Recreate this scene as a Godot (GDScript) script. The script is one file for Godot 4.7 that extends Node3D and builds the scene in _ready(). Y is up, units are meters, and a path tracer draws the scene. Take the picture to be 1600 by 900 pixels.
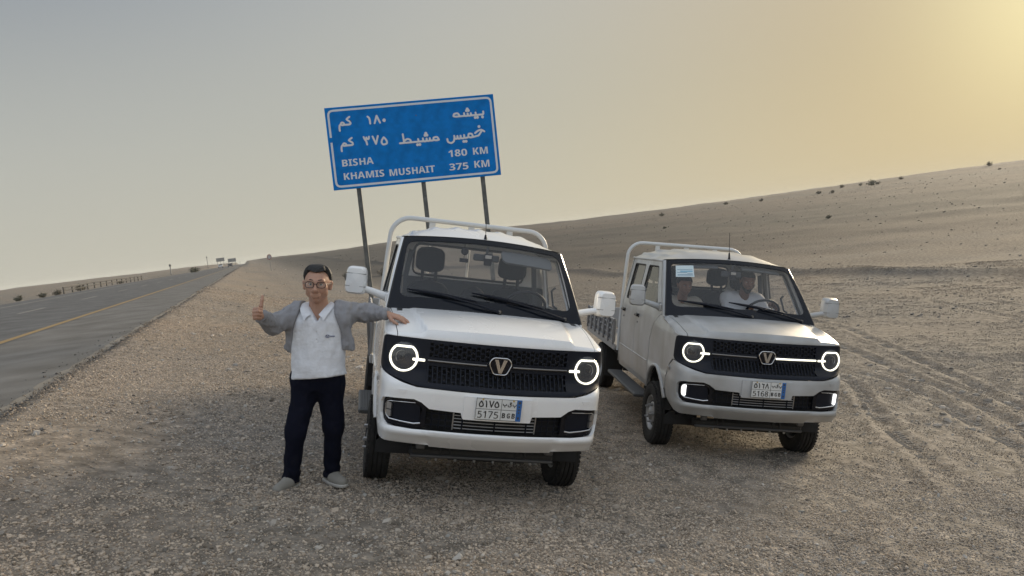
extends Node3D
# Two white light trucks parked nose-up on the gravel bank of a desert road, under a big blue distance sign.
# Units are metres; y = 0 is the edge of the asphalt beside the camera.

# ------------------------------------------------------------------ mesh builder
class Mb:
	var v := PackedVector3Array()
	var n := PackedVector3Array()
	var uv := PackedVector2Array()
	var c := PackedColorArray()
	var use_uv := false
	var use_c := false

	func t(a: Vector3, b: Vector3, d: Vector3, na: Vector3, nb: Vector3, nd: Vector3) -> void:
		var g := (b - a).cross(d - a)
		if g.length_squared() < 1e-16:
			return
		if g.dot(na + nb + nd) > 0.0:
			v.append(a); v.append(d); v.append(b)
			n.append(na); n.append(nd); n.append(nb)
		else:
			v.append(a); v.append(b); v.append(d)
			n.append(na); n.append(nb); n.append(nd)

	func f(a: Vector3, b: Vector3, d: Vector3, away: Vector3) -> void:
		var g := (b - a).cross(d - a)
		if g.length_squared() < 1e-16:
			return
		g = g.normalized()
		if g.dot((a + b + d) / 3.0 - away) < 0.0:
			g = -g
		t(a, b, d, g, g, g)

	func q(a: Vector3, b: Vector3, d: Vector3, e: Vector3, nn: Vector3) -> void:
		t(a, b, d, nn, nn, nn)
		t(a, d, e, nn, nn, nn)

	func q4(a: Vector3, b: Vector3, d: Vector3, e: Vector3, na: Vector3, nb: Vector3, nd: Vector3, ne: Vector3) -> void:
		t(a, b, d, na, nb, nd)
		t(a, d, e, na, nd, ne)

	func add(o: Mb, tr := Transform3D()) -> Mb:
		for i in o.v.size():
			v.append(tr * o.v[i])
			n.append((tr.basis * o.n[i]).normalized())
		if use_uv:
			uv.append_array(o.uv)
		return self

	# a box with chamfered edges
	func box(at: Vector3, size: Vector3, bevel := 0.0, bas := Basis()) -> Mb:
		var h := size * 0.5
		var bv := minf(bevel, minf(h.x, minf(h.y, h.z)) * 0.9)
		var axes := [Vector3.RIGHT, Vector3.UP, Vector3.BACK]
		for ax in 3:
			var u: Vector3 = axes[(ax + 1) % 3]
			var w: Vector3 = axes[(ax + 2) % 3]
			var nn: Vector3 = axes[ax]
			for s in [-1.0, 1.0]:
				var o: Vector3 = nn * h[ax] * s
				var hu: Vector3 = u * (h[(ax + 1) % 3] - bv)
				var hw: Vector3 = w * (h[(ax + 2) % 3] - bv)
				q(at + bas * (o - hu - hw), at + bas * (o + hu - hw), at + bas * (o + hu + hw), at + bas * (o - hu + hw), bas * (nn * s))
		if bv <= 0.0:
			return self
		for ax in 3:
			var u2: Vector3 = axes[(ax + 1) % 3]
			var w2: Vector3 = axes[(ax + 2) % 3]
			var along: Vector3 = axes[ax] * (h[ax] - bv)
			for s1 in [-1.0, 1.0]:
				for s2 in [-1.0, 1.0]:
					var p1: Vector3 = u2 * s1 * h[(ax + 1) % 3] + w2 * s2 * (h[(ax + 2) % 3] - bv)
					var p2: Vector3 = u2 * s1 * (h[(ax + 1) % 3] - bv) + w2 * s2 * h[(ax + 2) % 3]
					var ne: Vector3 = bas * ((u2 * s1 + w2 * s2).normalized())
					q(at + bas * (p1 - along), at + bas * (p1 + along), at + bas * (p2 + along), at + bas * (p2 - along), ne)
		for sx in [-1.0, 1.0]:
			for sy in [-1.0, 1.0]:
				for sz in [-1.0, 1.0]:
					var cc := Vector3(h.x * sx, h.y * sy, h.z * sz)
					var nc: Vector3 = bas * (Vector3(sx, sy, sz).normalized())
					t(at + bas * (cc - Vector3(0, bv * sy, bv * sz)), at + bas * (cc - Vector3(bv * sx, 0, bv * sz)), at + bas * (cc - Vector3(bv * sx, bv * sy, 0)), nc, nc, nc)
		return self

	# a round bar along points; radii is one number or an array
	func tube(pts: Array, radii, sides := 8, closed := false) -> Mb:
		var m := pts.size()
		var rings := []
		var up := Vector3.ZERO
		for i in m:
			var p: Vector3 = pts[i]
			var a: Vector3 = pts[(i - 1 + m) % m] if (i > 0 or closed) else p
			var b: Vector3 = pts[(i + 1) % m] if (i < m - 1 or closed) else p
			var d := (b - a).normalized()
			if up == Vector3.ZERO:
				up = Vector3.UP if absf(d.y) < 0.9 else Vector3.RIGHT
			up = (up - d * up.dot(d)).normalized()
			var side := d.cross(up)
			var r: float = radii[i] if radii is Array else radii
			var ring := []
			for k in sides:
				var an := TAU * k / sides
				var nn: Vector3 = up * cos(an) + side * sin(an)
				ring.append([p + nn * r, nn])
			rings.append(ring)
		for i in (m if closed else m - 1):
			var r1: Array = rings[i]
			var r2: Array = rings[(i + 1) % m]
			for k in sides:
				var k2 := (k + 1) % sides
				q4(r1[k][0], r1[k2][0], r2[k2][0], r2[k][0], r1[k][1], r1[k2][1], r2[k2][1], r2[k][1])
		if not closed:
			for e in [0, m - 1]:
				var inner: Vector3 = pts[1] if e == 0 else pts[m - 2]
				var nn2: Vector3 = (pts[e] - inner).normalized()
				for k in sides:
					t(pts[e], rings[e][k][0], rings[e][(k + 1) % sides][0], nn2, nn2, nn2)
		return self

	# profile of Vector2(radius, height) turned about the y axis of tr
	func lathe(tr: Transform3D, prof: Array, seg := 24, smooth := false) -> Mb:
		var ns := []
		for i in prof.size() - 1:
			var d: Vector2 = prof[i + 1] - prof[i]
			ns.append(Vector2(d.y, -d.x).normalized())
		for i in prof.size() - 1:
			var n1: Vector2 = ns[i]
			var n2: Vector2 = ns[i]
			if smooth:
				if i > 0:
					n1 = (ns[i] + ns[i - 1]).normalized()
				if i < ns.size() - 1:
					n2 = (ns[i] + ns[i + 1]).normalized()
			for k in seg:
				var a1 := TAU * k / seg
				var a2 := TAU * (k + 1) / seg
				var e1 := Vector3(cos(a1), 0, sin(a1))
				var e2 := Vector3(cos(a2), 0, sin(a2))
				var p: Vector2 = prof[i]
				var r: Vector2 = prof[i + 1]
				var bas := tr.basis
				q4(tr * (e1 * p.x + Vector3.UP * p.y), tr * (e2 * p.x + Vector3.UP * p.y), tr * (e2 * r.x + Vector3.UP * r.y), tr * (e1 * r.x + Vector3.UP * r.y),
					bas * (e1 * n1.x + Vector3.UP * n1.y), bas * (e2 * n1.x + Vector3.UP * n1.y), bas * (e2 * n2.x + Vector3.UP * n2.y), bas * (e1 * n2.x + Vector3.UP * n2.y))
		return self

	# a flat outline in the xy plane of tr, depth d towards -z, with a chamfered front edge
	func prism(tr: Transform3D, poly: PackedVector2Array, d: float, bevel := 0.0) -> Mb:
		var top := poly
		if bevel > 0.0:
			var shr := Geometry2D.offset_polygon(poly, -bevel)
			if shr.size() == 1 and shr[0].size() == poly.size():
				var start := 0
				for i in poly.size():
					if shr[0][i].distance_squared_to(poly[0]) < shr[0][start].distance_squared_to(poly[0]):
						start = i
				var rolled := PackedVector2Array()
				for i in poly.size():
					rolled.append(shr[0][(start + i) % poly.size()])
				top = rolled
			else:
				bevel = 0.0
		var zf := Vector3(0, 0, 0)
		var bn := tr.basis.z.normalized()
		var ids := Geometry2D.triangulate_polygon(top)
		for i in range(0, ids.size(), 3):
			t(tr * _v3(top[ids[i]], 0), tr * _v3(top[ids[i + 1]], 0), tr * _v3(top[ids[i + 2]], 0), bn, bn, bn)
		ids = Geometry2D.triangulate_polygon(poly)
		for i in range(0, ids.size(), 3):
			t(tr * _v3(poly[ids[i]], -d), tr * _v3(poly[ids[i + 1]], -d), tr * _v3(poly[ids[i + 2]], -d), -bn, -bn, -bn)
		var sgn := -1.0 if Geometry2D.is_polygon_clockwise(poly) else 1.0
		for i in poly.size():
			var j := (i + 1) % poly.size()
			var e := (poly[j] - poly[i]).normalized()
			var on := tr.basis * Vector3(e.y * sgn, -e.x * sgn, 0)
			on = on.normalized()
			q(tr * _v3(poly[i], -bevel), tr * _v3(poly[j], -bevel), tr * _v3(poly[j], -d), tr * _v3(poly[i], -d), on)
			if bevel > 0.0:
				var on2 := (on + bn).normalized()
				q(tr * _v3(top[i], 0), tr * _v3(top[j], 0), tr * _v3(poly[j], -bevel), tr * _v3(poly[i], -bevel), on2)
		return self

	func _v3(p: Vector2, z: float) -> Vector3:
		return Vector3(p.x, p.y, z)

	# a smooth grid of fn(u, w) over 0..1
	func grid(fn: Callable, nu: int, nw: int, away: Vector3) -> Mb:
		var ps := []
		for i in nu + 1:
			var row := PackedVector3Array()
			for j in nw + 1:
				row.append(fn.call(float(i) / nu, float(j) / nw))
			ps.append(row)
		var nn := []
		for i in nu + 1:
			var row := PackedVector3Array()
			for j in nw + 1:
				var du: Vector3 = ps[mini(i + 1, nu)][j] - ps[maxi(i - 1, 0)][j]
				var dw: Vector3 = ps[i][mini(j + 1, nw)] - ps[i][maxi(j - 1, 0)]
				var g := du.cross(dw).normalized()
				if g.dot(ps[i][j] - away) < 0.0:
					g = -g
				row.append(g)
			nn.append(row)
		for i in nu:
			for j in nw:
				q4(ps[i][j], ps[i + 1][j], ps[i + 1][j + 1], ps[i][j + 1], nn[i][j], nn[i + 1][j], nn[i + 1][j + 1], nn[i][j + 1])
		return self

	# a curved sheet: the outline (with holes) in the parameters of fn, cut into cells, with a turned-in rim
	func sheet(fn: Callable, outer: PackedVector2Array, holes: Array, cell: float, rim: float, away: Vector3) -> Mb:
		var lo := outer[0]
		var hi := outer[0]
		for p in outer:
			lo = lo.min(p)
			hi = hi.max(p)
		var nx := maxi(1, ceili((hi.x - lo.x) / cell))
		var ny := maxi(1, ceili((hi.y - lo.y) / cell))
		var st := Vector2((hi.x - lo.x) / nx, (hi.y - lo.y) / ny)
		for i in nx:
			for j in ny:
				var a := lo + st * Vector2(i, j)
				var rect := PackedVector2Array([a, a + Vector2(st.x, 0), a + st, a + Vector2(0, st.y)])
				var polys: Array = Geometry2D.intersect_polygons(rect, outer)
				for h in holes:
					var nextp := []
					for p in polys:
						for r in Geometry2D.clip_polygons(p, h):
							if not Geometry2D.is_polygon_clockwise(r):
								nextp.append(r)
					polys = nextp
				for p in polys:
					if p.size() < 3:
						continue
					var ids := Geometry2D.triangulate_polygon(p)
					var vs := PackedVector3Array()
					var vn := PackedVector3Array()
					for k in p.size():
						vs.append(fn.call(p[k].x, p[k].y))
						vn.append(nrm(fn, p[k], away))
					for k in range(0, ids.size(), 3):
						t(vs[ids[k]], vs[ids[k + 1]], vs[ids[k + 2]], vn[ids[k]], vn[ids[k + 1]], vn[ids[k + 2]])
		if rim > 0.0:
			edge(fn, outer, cell, rim, away, false)
			for h in holes:
				edge(fn, h, cell, rim, away, true)
		return self

	func nrm(fn: Callable, p: Vector2, away: Vector3) -> Vector3:
		var e := 0.004
		var du: Vector3 = fn.call(p.x + e, p.y) - fn.call(p.x - e, p.y)
		var dw: Vector3 = fn.call(p.x, p.y + e) - fn.call(p.x, p.y - e)
		var g := du.cross(dw).normalized()
		var at: Vector3 = fn.call(p.x, p.y)
		return -g if g.dot(at - away) < 0.0 else g

	func edge(fn: Callable, poly: PackedVector2Array, cell: float, rim: float, away: Vector3, hole: bool) -> void:
		var cc := Vector2.ZERO
		for p in poly:
			cc += p / poly.size()
		for i in poly.size():
			var a := poly[i]
			var b := poly[(i + 1) % poly.size()]
			var m := maxi(1, ceili(a.distance_to(b) / cell))
			for k in m:
				var p1 := a.lerp(b, float(k) / m)
				var p2 := a.lerp(b, float(k + 1) / m)
				var n1 := nrm(fn, p1, away)
				var n2 := nrm(fn, p2, away)
				var w1: Vector3 = fn.call(p1.x, p1.y)
				var w2: Vector3 = fn.call(p2.x, p2.y)
				var sn := (w2 - w1).cross(n1).normalized()
				var mid: Vector3 = fn.call(cc.x, cc.y)
				if (sn.dot(w1 - mid) < 0.0) != hole:
					sn = -sn
				q(w1, w2, w2 - n2 * rim, w1 - n1 * rim, sn)

	func mesh() -> ArrayMesh:
		var a := []
		a.resize(Mesh.ARRAY_MAX)
		a[Mesh.ARRAY_VERTEX] = v
		a[Mesh.ARRAY_NORMAL] = n
		if use_uv:
			a[Mesh.ARRAY_TEX_UV] = uv
		if use_c:
			a[Mesh.ARRAY_COLOR] = c
		var m := ArrayMesh.new()
		m.add_surface_from_arrays(Mesh.PRIMITIVE_TRIANGLES, a)
		return m

# ------------------------------------------------------------------ naming
var taken := {}

func numbered(called: String, under: Node) -> String:
	var key := "%d/%s" % [under.get_instance_id(), called]
	var k: int = taken.get(key, 0)
	taken[key] = k + 1
	return called if k == 0 else "%s_%03d" % [called, k]

func part(called: String, mb: Mb, mat: Material, under: Node3D) -> MeshInstance3D:
	var o := MeshInstance3D.new()
	o.name = numbered(called, under)
	o.mesh = mb.mesh()
	o.material_override = mat
	under.add_child(o, true)
	return o

func thing(called: String, label: String, category: String, tr := Transform3D(), group := "") -> Node3D:
	var o := Node3D.new()
	o.name = numbered(called, self)
	o.transform = tr
	add_child(o, true)
	return tag(o, label, category, group)

func tag(o: Node3D, label: String, category: String, group := "") -> Node3D:
	o.set_meta("label", label)
	o.set_meta("category", category)
	if group != "":
		o.set_meta("group", group)
	return o

func structure(o: Node3D, kind := "structure") -> Node3D:
	o.set_meta("kind", kind)
	return o

# ------------------------------------------------------------------ materials
func lin(r: float, g: float, b: float) -> Color:
	return Color(r, g, b).linear_to_srgb()

func mat(col: Color, rough := 0.6, metal := 0.0) -> StandardMaterial3D:
	var m := StandardMaterial3D.new()
	m.albedo_color = col
	m.roughness = rough
	m.metallic = metal
	return m

func noise(seed_: int, freq: float, oct := 4, kind := FastNoiseLite.TYPE_SIMPLEX_SMOOTH) -> FastNoiseLite:
	var f := FastNoiseLite.new()
	f.seed = seed_
	f.frequency = freq
	f.noise_type = kind
	f.fractal_octaves = oct
	return f

func noise_tex(seed_: int, freq: float, lo: Color, hi: Color, size := 512, oct := 5, normal := false, bump := 4.0) -> NoiseTexture2D:
	var t := NoiseTexture2D.new()
	t.noise = noise(seed_, freq, oct)
	t.width = size
	t.height = size
	t.seamless = true
	if normal:
		t.as_normal_map = true
		t.bump_strength = bump
	else:
		var g := Gradient.new()
		g.set_color(0, lo)
		g.set_color(1, hi)
		t.color_ramp = g
	return t

var M := {}

func materials() -> void:
	var paint := mat(lin(0.80, 0.805, 0.81), 0.30)
	paint.clearcoat_enabled = true
	paint.clearcoat = 0.7
	paint.clearcoat_roughness = 0.12
	paint.uv1_triplanar = true
	paint.uv1_scale = Vector3(0.9, 0.9, 0.9)
	paint.albedo_texture = noise_tex(5, 0.006, Color(0.975, 0.972, 0.965), Color(1, 1, 1), 256, 5)
	paint.roughness_texture = noise_tex(6, 0.01, Color(0.75, 0.75, 0.75), Color(1, 1, 1), 256, 4)
	M.paint = paint
	var dusty_shaded := paint.duplicate() as StandardMaterial3D
	dusty_shaded.albedo_color = lin(0.455, 0.47, 0.485)  # darker base paints shade onto a white truck; the mottling is dust
	dusty_shaded.roughness = 0.42
	dusty_shaded.clearcoat = 0.45
	dusty_shaded.albedo_texture = noise_tex(15, 0.008, Color(0.83, 0.815, 0.79), Color(1, 1, 1), 256, 5)
	M.dusty_shaded = dusty_shaded
	M.gloss_black = mat(lin(0.008, 0.009, 0.013), 0.16)
	M.gloss_black.metallic_specular = 0.35
	M.black = mat(lin(0.010, 0.012, 0.019), 0.42)
	M.black.metallic_specular = 0.28
	M.matt_black = mat(lin(0.012, 0.012, 0.013), 0.8)
	M.under = mat(lin(0.02, 0.019, 0.018), 0.7)
	M.frit = mat(lin(0.007, 0.009, 0.014), 0.12)
	M.frit.metallic_specular = 0.30
	M.seal = mat(lin(0.015, 0.015, 0.016), 0.55)
	M.chrome = mat(lin(0.62, 0.63, 0.65), 0.16, 1.0)
	M.satin = mat(lin(0.42, 0.42, 0.43), 0.35, 0.9)
	M.dark_chrome = mat(lin(0.20, 0.19, 0.18), 0.3, 0.9)
	var rubber := mat(lin(0.022, 0.021, 0.020), 0.85)
	rubber.uv1_triplanar = true
	rubber.uv1_scale = Vector3(3, 3, 3)
	rubber.albedo_texture = noise_tex(7, 0.012, Color(0.62, 0.60, 0.57), Color(1, 1, 1), 256, 5)
	M.rubber = rubber
	M.rim = mat(lin(0.36, 0.36, 0.36), 0.42, 0.5)
	M.step = mat(lin(0.10, 0.10, 0.10), 0.55, 0.4)
	M.bed = mat(lin(0.30, 0.30, 0.30), 0.55, 0.1)
	M.bed_dark = mat(lin(0.16, 0.16, 0.165), 0.6, 0.1)
	M.rail = mat(lin(0.55, 0.56, 0.56), 0.42)
	M.seat = mat(lin(0.012, 0.016, 0.022), 0.85)
	M.seat.metallic_specular = 0.2
	M.liner = mat(lin(0.11, 0.12, 0.13), 0.85)
	M.trim = mat(lin(0.040, 0.046, 0.055), 0.75)
	M.dash = mat(lin(0.012, 0.014, 0.017), 0.7)
	var glass := mat(Color(0.10, 0.12, 0.14, 0.08), 0.03)
	glass.transparency = BaseMaterial3D.TRANSPARENCY_ALPHA
	M.glass = glass
	var lens := mat(Color(0.9, 0.92, 0.94, 0.05), 0.05)
	lens.transparency = BaseMaterial3D.TRANSPARENCY_ALPHA
	M.lens = lens
	M.mirror = mat(lin(0.8, 0.82, 0.84), 0.03, 1.0)
	var ring := mat(Color(1, 1, 0.98), 0.4)
	ring.emission_enabled = true
	ring.emission = Color(1.0, 0.975, 0.88)
	ring.emission_energy_multiplier = 1.0
	M.ring_light = ring
	var fog_on := ring.duplicate() as StandardMaterial3D
	fog_on.emission = Color(1.0, 1.0, 1.0)
	fog_on.emission_energy_multiplier = 1.1
	M.fog_on = fog_on
	M.plate = mat(lin(0.62, 0.63, 0.62), 0.4)
	M.plate_blue = mat(lin(0.02, 0.12, 0.36), 0.4)
	M.plate_ink = mat(lin(0.012, 0.012, 0.014), 0.5)
	M.amber = mat(lin(0.45, 0.30, 0.08), 0.3)
# ------------------------------------------------------------------ the place
const CAM_AXES := Basis(Vector3(0.99255, -0.12154, 0.00901), Vector3(0.12187, 0.98983, -0.07338), Vector3(0.0, 0.07393, 0.99726))
const CAM_AT := Vector3(0.0, 1.05, 0.0)
const ROAD_ALONG := Vector2(-0.3315, -0.9434)
const ROAD_RIGHT := Vector2(0.9434, -0.3315)
const ROAD_CLIMB := 0.00337
const SUN_DIR := Vector3(0.800, 0.245, -0.985)
const TRUCK_A := Transform3D(Vector3(0.95521, -0.22903, -0.18738), Vector3(0.22872, 0.97321, -0.02355), Vector3(0.18776, -0.02036, 0.982), Vector3(-0.3966, -0.9242, -5.3586))
const TRUCK_B := Transform3D(Vector3(0.97977, -0.1945, -0.0471), Vector3(0.19408, 0.98089, -0.01344), Vector3(0.04882, 0.00403, 0.9988), Vector3(2.19, -1.4873, -7.1467))

func _ready() -> void:
	var cam := Camera3D.new()
	cam.name = "camera"
	cam.transform = Transform3D(CAM_AXES, CAM_AT)
	cam.fov = 42.57
	cam.near = 0.05
	cam.far = 9000.0
	cam.current = true
	add_child(cam)
	var env := Environment.new()
	env.background_mode = Environment.BG_SKY
	env.sky = Sky.new()
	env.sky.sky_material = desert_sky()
	env.tonemap_mode = Environment.TONE_MAPPER_LINEAR
	env.tonemap_exposure = 1.6
	env.sdfgi_enabled = true
	env.ssao_enabled = true
	env.ssil_enabled = true
	env.fog_enabled = true
	env.fog_density = 0.00020
	env.fog_light_color = Color(0.92, 0.92, 0.90)
	var we := WorldEnvironment.new()
	we.name = "world_environment"
	we.environment = env
	add_child(we)
	var sun := DirectionalLight3D.new()
	sun.name = "sun"
	sun.look_at_from_position(Vector3.ZERO, -SUN_DIR.normalized(), Vector3.UP)
	sun.light_color = Color(1.0, 0.92, 0.79)
	sun.light_energy = 1.05
	sun.light_angular_distance = 16.0
	sun.shadow_enabled = true
	add_child(sun)
	materials()
	ground()
	road()
	far_things()
	distance_sign()
	trucks()
	people()
	tyre_tracks()
	gravel()

# dusty air: grey-blue away from the sun, beige above the horizon, a wide yellow glow round the sun
func desert_sky() -> PanoramaSkyMaterial:
	var w := 512
	var h := 256
	var im := Image.create_empty(w, h, false, Image.FORMAT_RGBF)
	var s := SUN_DIR.normalized()
	for j in h:
		var el := PI * (0.5 - (j + 0.5) / h)
		var up := maxf(sin(el), 0.0)
		for i in w:
			var az := TAU * ((i + 0.5) / w)
			var d := Vector3(sin(az) * cos(el), sin(el), -cos(az) * cos(el))
			var ca := clampf(d.dot(s), -1.0, 1.0)
			var ang := acos(ca)
			var base := sky_at(up)
			# added fill: sky brightened overhead and behind the camera to lift shaded sides
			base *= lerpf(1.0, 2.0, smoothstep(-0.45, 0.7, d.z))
			base *= lerpf(1.0, 0.95, smoothstep(0.3, 1.3, ang))
			var warm := Vector3(0.105, -0.004, -0.118) * exp(-ang * ang / (2.0 * 0.33 * 0.33)) + Vector3(0.34, 0.33, 0.17) * exp(-ang * ang / (2.0 * 0.095 * 0.095))
			warm += Vector3(0.035, 0.012, -0.045) * exp(-ang * ang / (2.0 * 0.75 * 0.75))
			warm += Vector3(0.150, 0.140, 0.115) * smoothstep(0.12, 0.40, up) * (1.0 - smoothstep(0.55, 1.35, ang))
			var cc := (base + warm) / 1.54
			im.set_pixel(i, j, Color(maxf(cc.x, 0.0), maxf(cc.y, 0.0), maxf(cc.z, 0.0)))
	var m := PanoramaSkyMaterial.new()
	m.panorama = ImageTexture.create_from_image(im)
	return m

func sky_at(up: float) -> Vector3:
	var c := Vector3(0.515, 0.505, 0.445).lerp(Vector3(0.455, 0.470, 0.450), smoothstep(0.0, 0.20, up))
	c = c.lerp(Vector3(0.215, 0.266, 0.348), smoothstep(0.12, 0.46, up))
	return c.lerp(Vector3(0.54, 0.59, 0.66), smoothstep(0.47, 0.85, up))  # zenith raised as added fill for shaded ground and truck fronts

# ------------------------------------------------------------------ terrain
var n_wide := noise(11, 0.006, 4)
var n_mid := noise(12, 0.06, 4)
var n_small := noise(13, 0.9, 4)
var n_patch := noise(14, 0.11, 5)

func pl(x: float, xs: Array, ys: Array) -> float:
	if x <= xs[0]:
		return ys[0]
	for i in range(1, xs.size()):
		if x <= xs[i]:
			return lerpf(ys[i - 1], ys[i], (x - xs[i - 1]) / (xs[i] - xs[i - 1]))
	return ys[-1]

const GU := [-400.0, -120.0, -60.0, -30.0, -16.0, -12.4, -11.3, 0.0, 0.25, 0.6, 3.08, 4.6, 6.2, 7.7, 10.0, 14.0, 20.0, 30.0, 42.0, 60.0, 120.0, 260.0]
const GY := [-2.6, -2.4, -1.6, -0.9, -0.10, 0.24, 0.30, -0.014, -0.030, -0.115, -0.855, -1.205, -1.445, -1.745, -2.14, -2.67, -3.10, -3.40, -3.45, -3.1, -1.9, 0.6]

func road_uv(x: float, z: float) -> Vector2:
	return Vector2(x * ROAD_RIGHT.x + z * ROAD_RIGHT.y + 2.3, x * ROAD_ALONG.x + z * ROAD_ALONG.y)

func road_xz(u: float, v: float) -> Vector2:
	return ROAD_RIGHT * (u - 2.3) + ROAD_ALONG * v

func height(x: float, z: float, fine := true) -> float:
	var p := road_uv(x, z)
	var u := p.x
	var v := p.y
	var r := sqrt(x * x + z * z)
	var hh := pl(u, GU, GY)
	var climb := ROAD_CLIMB * clampf(v, -60.0, 900.0)
	var off := smoothstep(0.0, 3.0, u) + smoothstep(-11.5, -15.0, u)
	# the bank swells a little behind the trucks' front axles
	hh += 0.14 * smoothstep(6.6, 9.6, v) * (1.0 - smoothstep(12.0, 26.0, v)) * smoothstep(1.0, 3.0, u) * (1.0 - smoothstep(9.5, 16.0, u))
	# far desert climbs to the skyline
	var far := smoothstep(45.0, 520.0, r)
	var az := atan2(x, -z)
	var rise := r * (0.0042 + 0.0045 * smoothstep(0.1, 0.62, az) + 0.0006 * smoothstep(-0.35, -0.62, az) + 0.0035 * smoothstep(-0.25, -0.05, az) * (1.0 - smoothstep(-0.05, 0.12, az))) + 1.05
	if r > 60.0:
		rise += n_wide.get_noise_2d(x, z) * r * 0.004
	hh = lerpf(hh, rise - climb, far * clampf(off, 0.0, 1.0))
	if fine:
		var rough := clampf(off, 0.0, 1.0)
		if r < 400.0:
			hh += n_mid.get_noise_2d(x, z) * 0.16 * smoothstep(13.0, 50.0, r) * rough
			hh += n_mid.get_noise_2d(u * 0.9, v * 0.16) * 0.26 * smoothstep(35.0, 120.0, r) * rough
			# a low berm of pushed-up gravel along the foot of the bank
			var bu := u - 31.0 - n_mid.get_noise_2d(x * 0.3 + 40.0, z * 0.3) * 5.0
			hh += 0.30 * exp(-bu * bu / 1.1) * smoothstep(8.0, 20.0, v)
		if r < 30.0:
			hh += n_small.get_noise_2d(x, z) * 0.018 * rough
			hh += rut(u, v)
	return hh + climb

# wheel tracks that swing round the right-hand truck: [metres along the road], [metres out from its edge]
const TRACKS := [
	[[1.0, 4.5, 7.65, 10.14, 13.41, 16.81, 19.62, 24.0, 30.0], [6.2, 9.8, 12.69, 14.46, 16.42, 18.4, 19.32, 20.4, 21.2]],
	[[1.0, 4.5, 6.78, 8.25, 10.88, 14.03, 17.2, 22.0, 30.0], [5.6, 9.1, 11.49, 12.43, 14.03, 15.68, 16.91, 18.2, 19.2]],
	[[1.0, 4.0, 6.0, 7.59, 10.05, 12.45, 17.0, 24.0], [5.2, 8.5, 10.4, 11.36, 12.82, 13.62, 15.0, 16.4]],
	[[1.0, 4.0, 6.55, 7.21, 8.34, 10.29, 13.0, 18.0], [4.9, 7.6, 9.28, 9.68, 10.51, 12.05, 12.9, 13.8]],
	[[8.0, 14.66, 19.91, 26.84, 34.0], [18.2, 22.48, 24.95, 27.11, 28.6]],
	[[8.0, 14.66, 19.91, 26.84, 34.0], [19.9, 24.1, 26.5, 28.6, 30.2]],
]

func rut(u: float, v: float) -> float:
	var d := 0.0
	if u < 4.5 or v < 1.0 or v > 34.0:
		return d
	for t in TRACKS:
		if v > t[0][-1]:
			continue
		var c := pl(v, t[0], t[1]) + n_small.get_noise_2d(v * 0.25, 3.0) * 0.08
		var e := (u - c) / 0.19
		if absf(e) < 2.6:
			d += (0.020 * exp(-(absf(e) - 1.3) * (absf(e) - 1.3) * 4.0) - 0.034 * exp(-e * e * 1.6)) * 0.8 * smoothstep(4.0, 7.5, v) * (1.0 - smoothstep(20.0, 34.0, v) * 0.6)
	return d

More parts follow.
